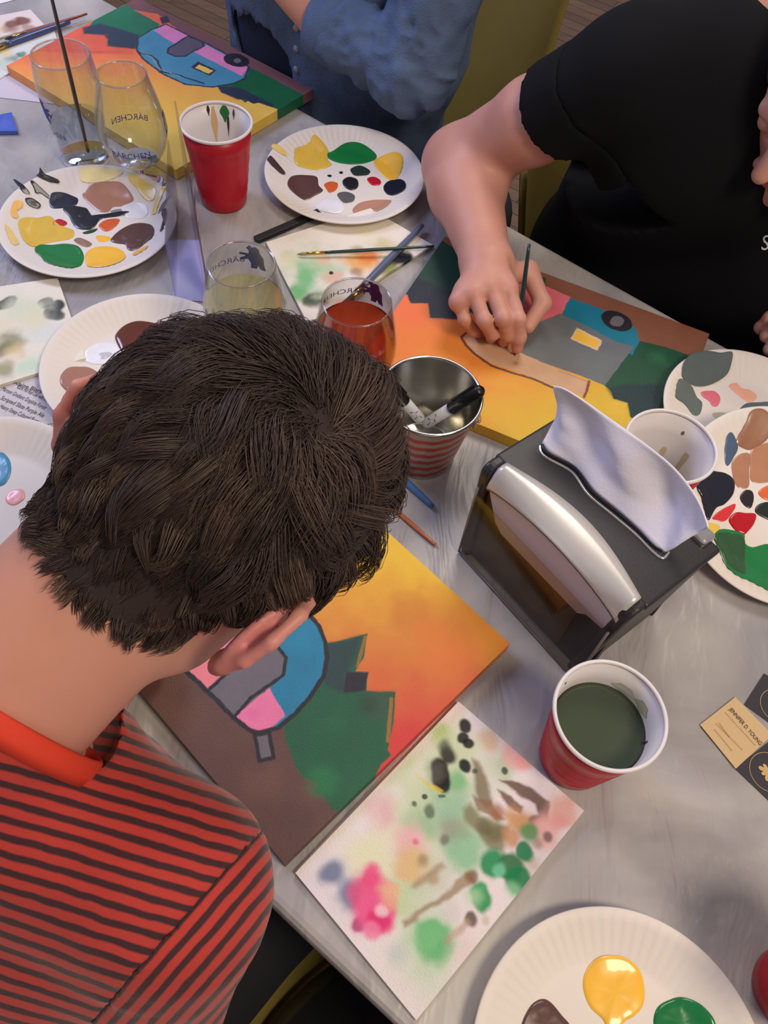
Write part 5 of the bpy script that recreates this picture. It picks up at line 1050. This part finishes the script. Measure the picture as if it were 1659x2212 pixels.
tor = [cone(NB+sd*.045+fr*.045, NB+sd*.12+fr*.065, .066, .078), (cone(NB*.66+SHR*.34+sd*.020+fr*.004, SHR+sd*.010, .056, .060), .05), (cone(NB*.62+SHL*.38+sd*.032+fr*.01, SHL, .056, .060), .05),
       (cone(NB+sd*.13+fr*.075+RT*.070, NB+sd*.50+fr*.09+RT*.050, .098, .108), .05), (cone(NB+sd*.13+fr*.075-RT*.075, NB+sd*.50+fr*.09-RT*.055, .100, .112), .05), (cone(SHR, SHR+ax*.17, .057, .050), .03)]
def fold1(p):
    w = np.exp(-np.linalg.norm(p-(SHR*.75+NB*.25), axis=-1)/.06); q = p@np.stack([sd*120+RT*30, RT*20, fr*10], 1)
    return (vnoise(q)-.5)*.009*w+(fbm(p*14, 2)-.5)*.007
neckcut = cone(hd(0, -.03, -.05), NB+sd*.0+fr*.004, .058, .0615)
nk = unit(HC+HR@np.array([0, -.03, -.05])-NB); rn = unit(nk+fr*.34-RT*.30); rc = NB+nk*.020+RT*.006
rplane = lambda p: np.where(np.linalg.norm(p-rc, axis=-1) < .071, (p-rc)@rn-.002, -1.)
sn = unit(RT*.97+ax*.18+NV*.05)
qs_ = lambda p: (p-SHR)@sn-.022
far = lambda p: (p-SHR)@RT+.03
nearS = lambda p: np.maximum(-qs_(p), -((p-SHR)@(RT)+.0))
sdr = unit(sd-fr*.9+RT*.58)
tor.append((cone(NB+sd*.02, NB+nk*.035, .068, .066), .015))
sh = shirt_mesh('shirt_body', tor, .03, .0036, st_m, man, NB, sdr, fold1, cutf=lambda p: np.maximum(np.maximum(np.where((p-rc)@rn > -.022, -neckcut(p), -1.), rplane(p)), np.minimum(qs_(p), np.linalg.norm(p-SHR, axis=-1)*-1+.24))); sh['label'] = 'red shirt back with thin dark stripes'
shirt_mesh('sleeve', tor, .03, .0036, st_m, man, SHR, sn, lambda p: fold1(p)-.0007, cutf=lambda p: np.maximum(np.maximum(-qs_(p)-.002, (p-SHR)@ax-.165), np.linalg.norm(p-SHR-ax*.06, axis=-1)-.16))
nax = rn; cx_ = unit(np.cross(nax, RT)); cy_ = np.cross(nax, cx_)
g = G(); g.lathe([(.0625, -.004), (.0655, -.006), (.0670, .001), (.0655, .0085), (.0635, .0100), (.0618, .0085), (.0612, -.004)], rc-rn*.003, 96, ax=(cx_, cy_*1.06, nax)); cl_ = g.build('collar', mat('red_orange_rib', (206, 56, 30), .8), man)
tr_m = mat('black_trousers', (18, 19, 24), .85, bump=.1, bscale=300)
hipR = PEL+RT*.095+UP*-.04; hipL = PEL-RT*.095+UP*-.04; knR = hipR+NV*.42+RT*.04+UP*.02; knL = hipL+NV*.42+UP*.02
def legs(h1, k1, h2, k2, par, m, d=NV):
    F = union([cone(h1, h2, .11, .11), (cone(h1, k1, .095, .065), .03), (cone(k1, np.array([k1[0], k1[1], .10])+d*.02, .062, .05), .02), (cone(h2, k2, .095, .065), .03), (cone(k2, np.array([k2[0], k2[1], .10])+d*.02, .062, .05), .02)], .03)
    V, Q = nets(F, .009); V = relax(V, Q, 2); mk('trousers', V, Q.tolist(), m, par)
    for k_ in (k1, k2):
        a = np.array([k_[0], k_[1], .05]); F = union([cone(a+d*.0, a+d*.16+UP*-.012, .045, .035)], .01); V, Q = nets(lambda p, F=F: np.maximum(F(p), .006-p[..., 2]), .006, lo=F.bb[0]-.01, hi=F.bb[1]+.01); mk('shoe', V, Q.tolist(), seatm, par)
legs(hipR, knR, hipL, knL, man, tr_m)
# --- black shirt person
m2 = empty('person', T((.45, 1.15, -.75)), 'person in black t-shirt reaching a bare arm to the middle canvas', 'person')
E2 = T((.040, 1.035, .062)); W2 = T((.086, .822, .074)); S2 = T((.178, .945, .246)); N2 = T((.37, 1.03, .30)); SL2 = T((.54, 1.04, .24))
K = [P(1101, 630, .078), P(1062, 622, .082), P(1024, 634, .078), P(991, 652, .068)]
tp2 = [P(1117, 752, .026), P(1088, 738, .022), P(1060, 732, .020), P(1034, 722, .020)]
md = [[P(1119, 690, .066), P(1121, 728, .044)], [P(1087, 688, .070), P(1098, 722, .044)], [P(1046, 692, .066), P(1064, 720, .042)], [P(1004, 690, .056), P(1022, 712, .036)]]
th2 = [W2*.8+K[0]*.2+np.array([.006, 0, -.008]), P(1142, 585, .062), P(1172, 655, .048), P(1140, 706, .036)]
arm = [cone(S2, S2*.6+E2*.4, .038, .049), cone(S2*.6+E2*.4, E2, .049, .046), (cone(E2, E2*.72+W2*.28, .045, .049), .03), (cone(E2*.72+W2*.28, W2, .048, .029), .02), (ell(W2, [.031, .024, .022]), .02)]
h2 = PD(1822, 190, .90); hu = unit(np.array([-.25, -.35, .9])); hf = unit(np.array([-.62, -.60, -.55])); hf = unit(hf-hu*(hf@hu)); hx = np.cross(hf, hu); R2 = np.stack([hx, hf, hu], 1)
hd2 = lambda x, y, z: h2+R2@np.array([x, y, z])
it2 = head_items(hd2, R2, N2)+[(cone(N2, S2*.8+N2*.2+UP*-.01, .045, .036), .02), (cone(N2, SL2, .045, .04), .02)]+[(a if isinstance(a, tuple) else (a, .02)) for a in arm]
eL2 = T((.66, .90, .07)); wL2 = P(1855, 712, .048); dL = unit(P(1715, 716, .044)-wL2); sL = unit(np.cross(UP, dL))
kk2 = [wL2+dL*.078+sL*(.028-.019*k)*-1+UP*(.006-.004*abs(k-1)) for k in range(4)]; mk2 = [[kk2[k]+dL*.026+UP*-.006, kk2[k]+dL*.030+UP*-.022] for k in range(4)]; tk2 = [kk2[k]+dL*.016+UP*-.032 for k in range(4)]
tL2 = [wL2+dL*.02-sL*.018, wL2+dL*.045-sL*.040+UP*-.008, wL2+dL*.070-sL*.040+UP*-.016, wL2+dL*.085-sL*.034+UP*-.020]
it2 += [(cone(SL2, eL2, .046, .04), .02), (cone(eL2, wL2, .042, .027), .02)]
kn_t = [(k_, .016, (232, 128, 124), .6) for k_ in K]+[(t_, .014, (220, 120, 110), .5) for t_ in tp2]+[(hd2(0, .09, -.066), .022, (206, 60, 84), .8), (hd2(-.02, .07, -.03), .05, (196, 96, 100), .5)]
big = union(it2, .02); V1, Q1 = None, None
hand_items = hand_sdf(W2, K, tp2, th2, md, .0088)
def knuck(i): return (ell(K[i], [.0105, .0105, .0095]), .006)
full = union(it2+hand_sdf(wL2, kk2, tk2, tL2, mk2)+hand_items+[knuck(0), knuck(1), knuck(2), knuck(3)], .02)
# coarse body + fine hand from one continuous field
skin_mesh('body', full, .0021, m2, kn_t, 1)
blk = mat('black_jersey', (9, 10, 15), .9, bump=.1, bscale=500, spec=.25)
lean = T((.47, 1.20, -.12)); A2 = unit(E2-S2)
tor2 = [cone(S2*.75+N2*.25, N2*.6+S2*.4+UP*-.03, .064, .080), (cone(N2*.7+S2*.3+UP*-.05, SL2, .085, .075), .05), (cone(S2*.5+N2*.5+UP*-.10, T((.30, 1.12, -.14)), .095, .100), .05), (cone(N2+UP*-.13, lean, .13, .14), .06), (cone(SL2+UP*-.08, T((.60, 1.15, -.14)), .11, .12), .05), (cone(T((.30, 1.12, -.12)), T((.36, 1.19, -.22)), .12, .13), .05), (cone(T((.42, 1.06, -.05)), T((.62, .98, -.07)), .10, .10), .05), (cone(S2*.9+N2*.1, S2+A2*.12, .062, .060), .03)]
def fold2(p): return (fbm(p*9, 2)-.5)*.014
hem = lambda p: np.where(np.linalg.norm(p-S2, axis=-1) < .2, (p-S2)@A2-.074, -1.)
q2_ = lambda p: np.where(np.linalg.norm(p-S2, axis=-1) < .2, (p-S2)@A2-.022, -1.)
ts = shirt_mesh('shirt_body', tor2, .04, .006, blk, m2, N2, UP, fold2, cutf=q2_)
shirt_mesh('sleeve', tor2, .04, .005, blk, m2, S2, A2, lambda p: fold2(p)-.0008, cutf=lambda p: np.maximum(hem(p), np.maximum(-((p-S2)@A2-.018), np.linalg.norm(p-S2-A2*.05, axis=-1)-.12)))
hipA = T((.42, 1.22, -.26)); hipB = T((.58, 1.12, -.26)); legs(hipA, hipA-NV*.38, hipB, hipB-NV*.38, m2, mat('dark_jeans', (28, 30, 44), .85), -NV)
A3 = unit(eL2-SL2); shirt_mesh('sleeve', [cone(SL2-A3*.02, SL2+A3*.13, .078, .066)], .02, .006, blk, m2, SL2, A3, lambda p: (fbm(p*14, 2)-.5)*.008, cutf=lambda p: (p-SL2)@A3-.12)
# hair cap for this head
hc2 = union([ell(hd2(0, -.012, .035), [.083, .103, .097], R2)], .01); V, Q = nets(lambda p: np.maximum(hc2(p), -((p-hd2(0, .05, .02))@unit(R2@np.array([0, -.55, .83])))), .006, lo=hc2.bb[0]-.01, hi=hc2.bb[1]+.01)
mk('hair', V, Q.tolist(), mat('dark_hair_cap', (34, 28, 30), .7, bump=.5, bscale=120), m2)
brush(P(1143, 527, .135), P(1112, 768, .0172), 'dark green brush held by the hand over the middle canvas', (24, 52, 52), .0029, fl=.02, bl=.012, fcol=(190, 180, 150))
# white letter on the shirt
from mathutils.bvhtree import BVHTree
def cast(o, px, py):
    bv = BVHTree.FromPolygons([tuple(v.co) for v in o.data.vertices], [tuple(p.vertices) for p in o.data.polygons]); org = wl(o)
    d = unit(rayd(px, py)); r = bv.ray_cast(Vector(CAM-org), Vector(d)); return None if r[0] is None else (np.array(r[0])+org, np.array(r[1]))
lt = mat('white_print', (232, 230, 232), .7)
V, F = textmesh('S', 1.0)
hs = V[:, 1].max()
R = []
ok = True
for x, y, _ in V:
    r = cast(ts, 1644+24*x/.6+5*y/hs, 540-32*y/hs)
    if r is None: ok = False; break
    R.append(r[0]+(CAM-r[0])*.0015)
if ok: o = mk('white_letter', R, F, lt, m2, smooth=False)
# --- denim shirt person
m3 = empty('person', T((-.12, 1.30, -.75)), 'person in blue denim shirt over navy top, seated beyond the far canvas', 'person')
den = mat('blue_denim', (82, 102, 134), .9, noise=.16, nscale=30, bump=.6, bscale=350); nvy = mat('navy_undershirt', (22, 34, 58), .9)
E3 = PD(893, 152, 1.17); C3_ = PD(704, 52, 1.20); S3 = T((.02, 1.27, .40)); H3 = PD(560, -100, float((C3_-CAM)@_F)-.03); S3r = T((-.34, 1.42, .38)); N3 = T((-.16, 1.33, .50))
hd3c = T((-.19, 1.27, .66)); R3 = np.stack([np.array([-.84, .54, 0]), -NV, UP], 1); hd3 = lambda x, y, z: hd3c+R3@np.array([x, y, z])
kn3 = [H3+unit(H3-C3_)*.08+UP*(.03-.02*k) for k in range(4)]; dd3 = unit(H3-C3_)
ml3 = [[kn3[k]+dd3*.035+np.array([0, -.004, 0])] for k in range(4)]; tl3 = [kn3[k]+dd3*.05+np.array([.0, -.024, -.01]) for k in range(4)]
th3 = [H3, H3+dd3*.03+UP*.035, H3+dd3*.055+UP*.045, H3+dd3*.08+UP*.045]
eR3 = T((-.43, 1.44, .12)); wR3 = T((-.33, 1.33, .34))
it3 = head_items(hd3, R3, N3)+[(cone(N3, S3, .055, .05), .03), (cone(N3, S3r, .055, .05), .03), (cone(S3, E3, .046, .04), .02), (cone(E3, C3_, .040, .033), .02), (cone(C3_, H3, .033, .026), .01), (cone(S3r, eR3, .046, .04), .02), (cone(eR3, wR3, .04, .026), .02)]
it3 += hand_sdf(H3, kn3, tl3, th3, ml3)
skin_mesh('body', union(it3, .02), .005, m3, [], 1)
tor3 = [cone(T((-.12, 1.35, .36)), T((-.13, 1.38, -.16)), .120, .130), (cone(T((-.24, 1.41, .36)), T((-.22, 1.43, -.16)), .125, .135), .05), (cone(S3+UP*-.02, S3r+UP*-.02, .07, .07), .05), (cone(T((-.03, 1.30, .30)), T((-.06, 1.33, .05)), .080, .09), .05)]
U3 = union(tor3, .05)
Vn, Qn = nets(U3, .008); mk('undershirt', relax(Vn, Qn, 2), Qn.tolist(), nvy, m3)
ca = PD(585, -160, 1.28); cb = PD(592, 130, 1.34)
opn = cone(ca, cb, .066, .060)
def fold3(p): return -.010+(fbm(p*np.array([16, 16, 8]), 3)-.5)*.030
jk = shirt_mesh('denim_shirt_body', tor3, .05, .0055, den, m3, N3, UP, fold3, cutf=lambda p: -opn(p))
sl = [cone(S3, E3, .064, .058), (cone(E3, E3*.25+C3_*.75, .056, .052), .03), (cone(E3*.25+C3_*.75, C3_, .052, .046), .01)]
ax3 = unit(C3_-E3); ax4 = unit(S3-E3)
def fold4(p):
    q = np.stack([(p@ax3)*55, (p@ax4)*55, p[..., 2]*12], -1)
    return (np.abs(vnoise(q)-.5)-.12)*.045*np.exp(-np.linalg.norm(p-E3, axis=-1)/.12)+(fbm(p*20, 2)-.5)*.012
cutc = lambda p: np.where((p-E3)@ax3 > .06, (p-C3_)@ax3-.004, -1.)
shirt_mesh('sleeve', sl, .02, .0045, den, m3, E3, ax3, fold4, 2, cutc)
shirt_mesh('sleeve', [cone(S3r, eR3, .062, .056)], .02, .006, den, m3, eR3, ax3, fold4, 2)
x_ = unit(np.cross(ax3, UP)); y_ = np.cross(ax3, x_)
g = G(); g.lathe([(.044, -.048), (.0500, -.047), (.0505, -.02), (.0495, .004), (.0475, .006), (.044, .004), (.043, -.048)], C3_+ax3*.004, 72, ax=(x_, y_, ax3)); g.build('cuff', den, m3)
for v in (60, 105, 150):
    r = cast(jk, 640, v)
    if r is not None:
        n_ = r[1] if r[1]@(CAM-r[0]) > 0 else -r[1]; n_ = unit(n_); a_ = unit(np.cross(n_, UP)); b_ = np.cross(n_, a_)
        g = G(); g.lathe([(0, .002), (.0045, .002), (.0052, .0008), (.005, -.001)], r[0], 24, ax=(a_, b_, n_)); g.build('button', mat('pearl_button', (150, 150, 160), .3), m3)
legs(T((-.06, 1.38, -.26)), T((-.06, 1.38, -.26))-NV*.34, T((-.22, 1.46, -.26)), T((-.22, 1.46, -.26))-NV*.34, m3, mat('charcoal_trousers', (44, 46, 54), .85), -NV)
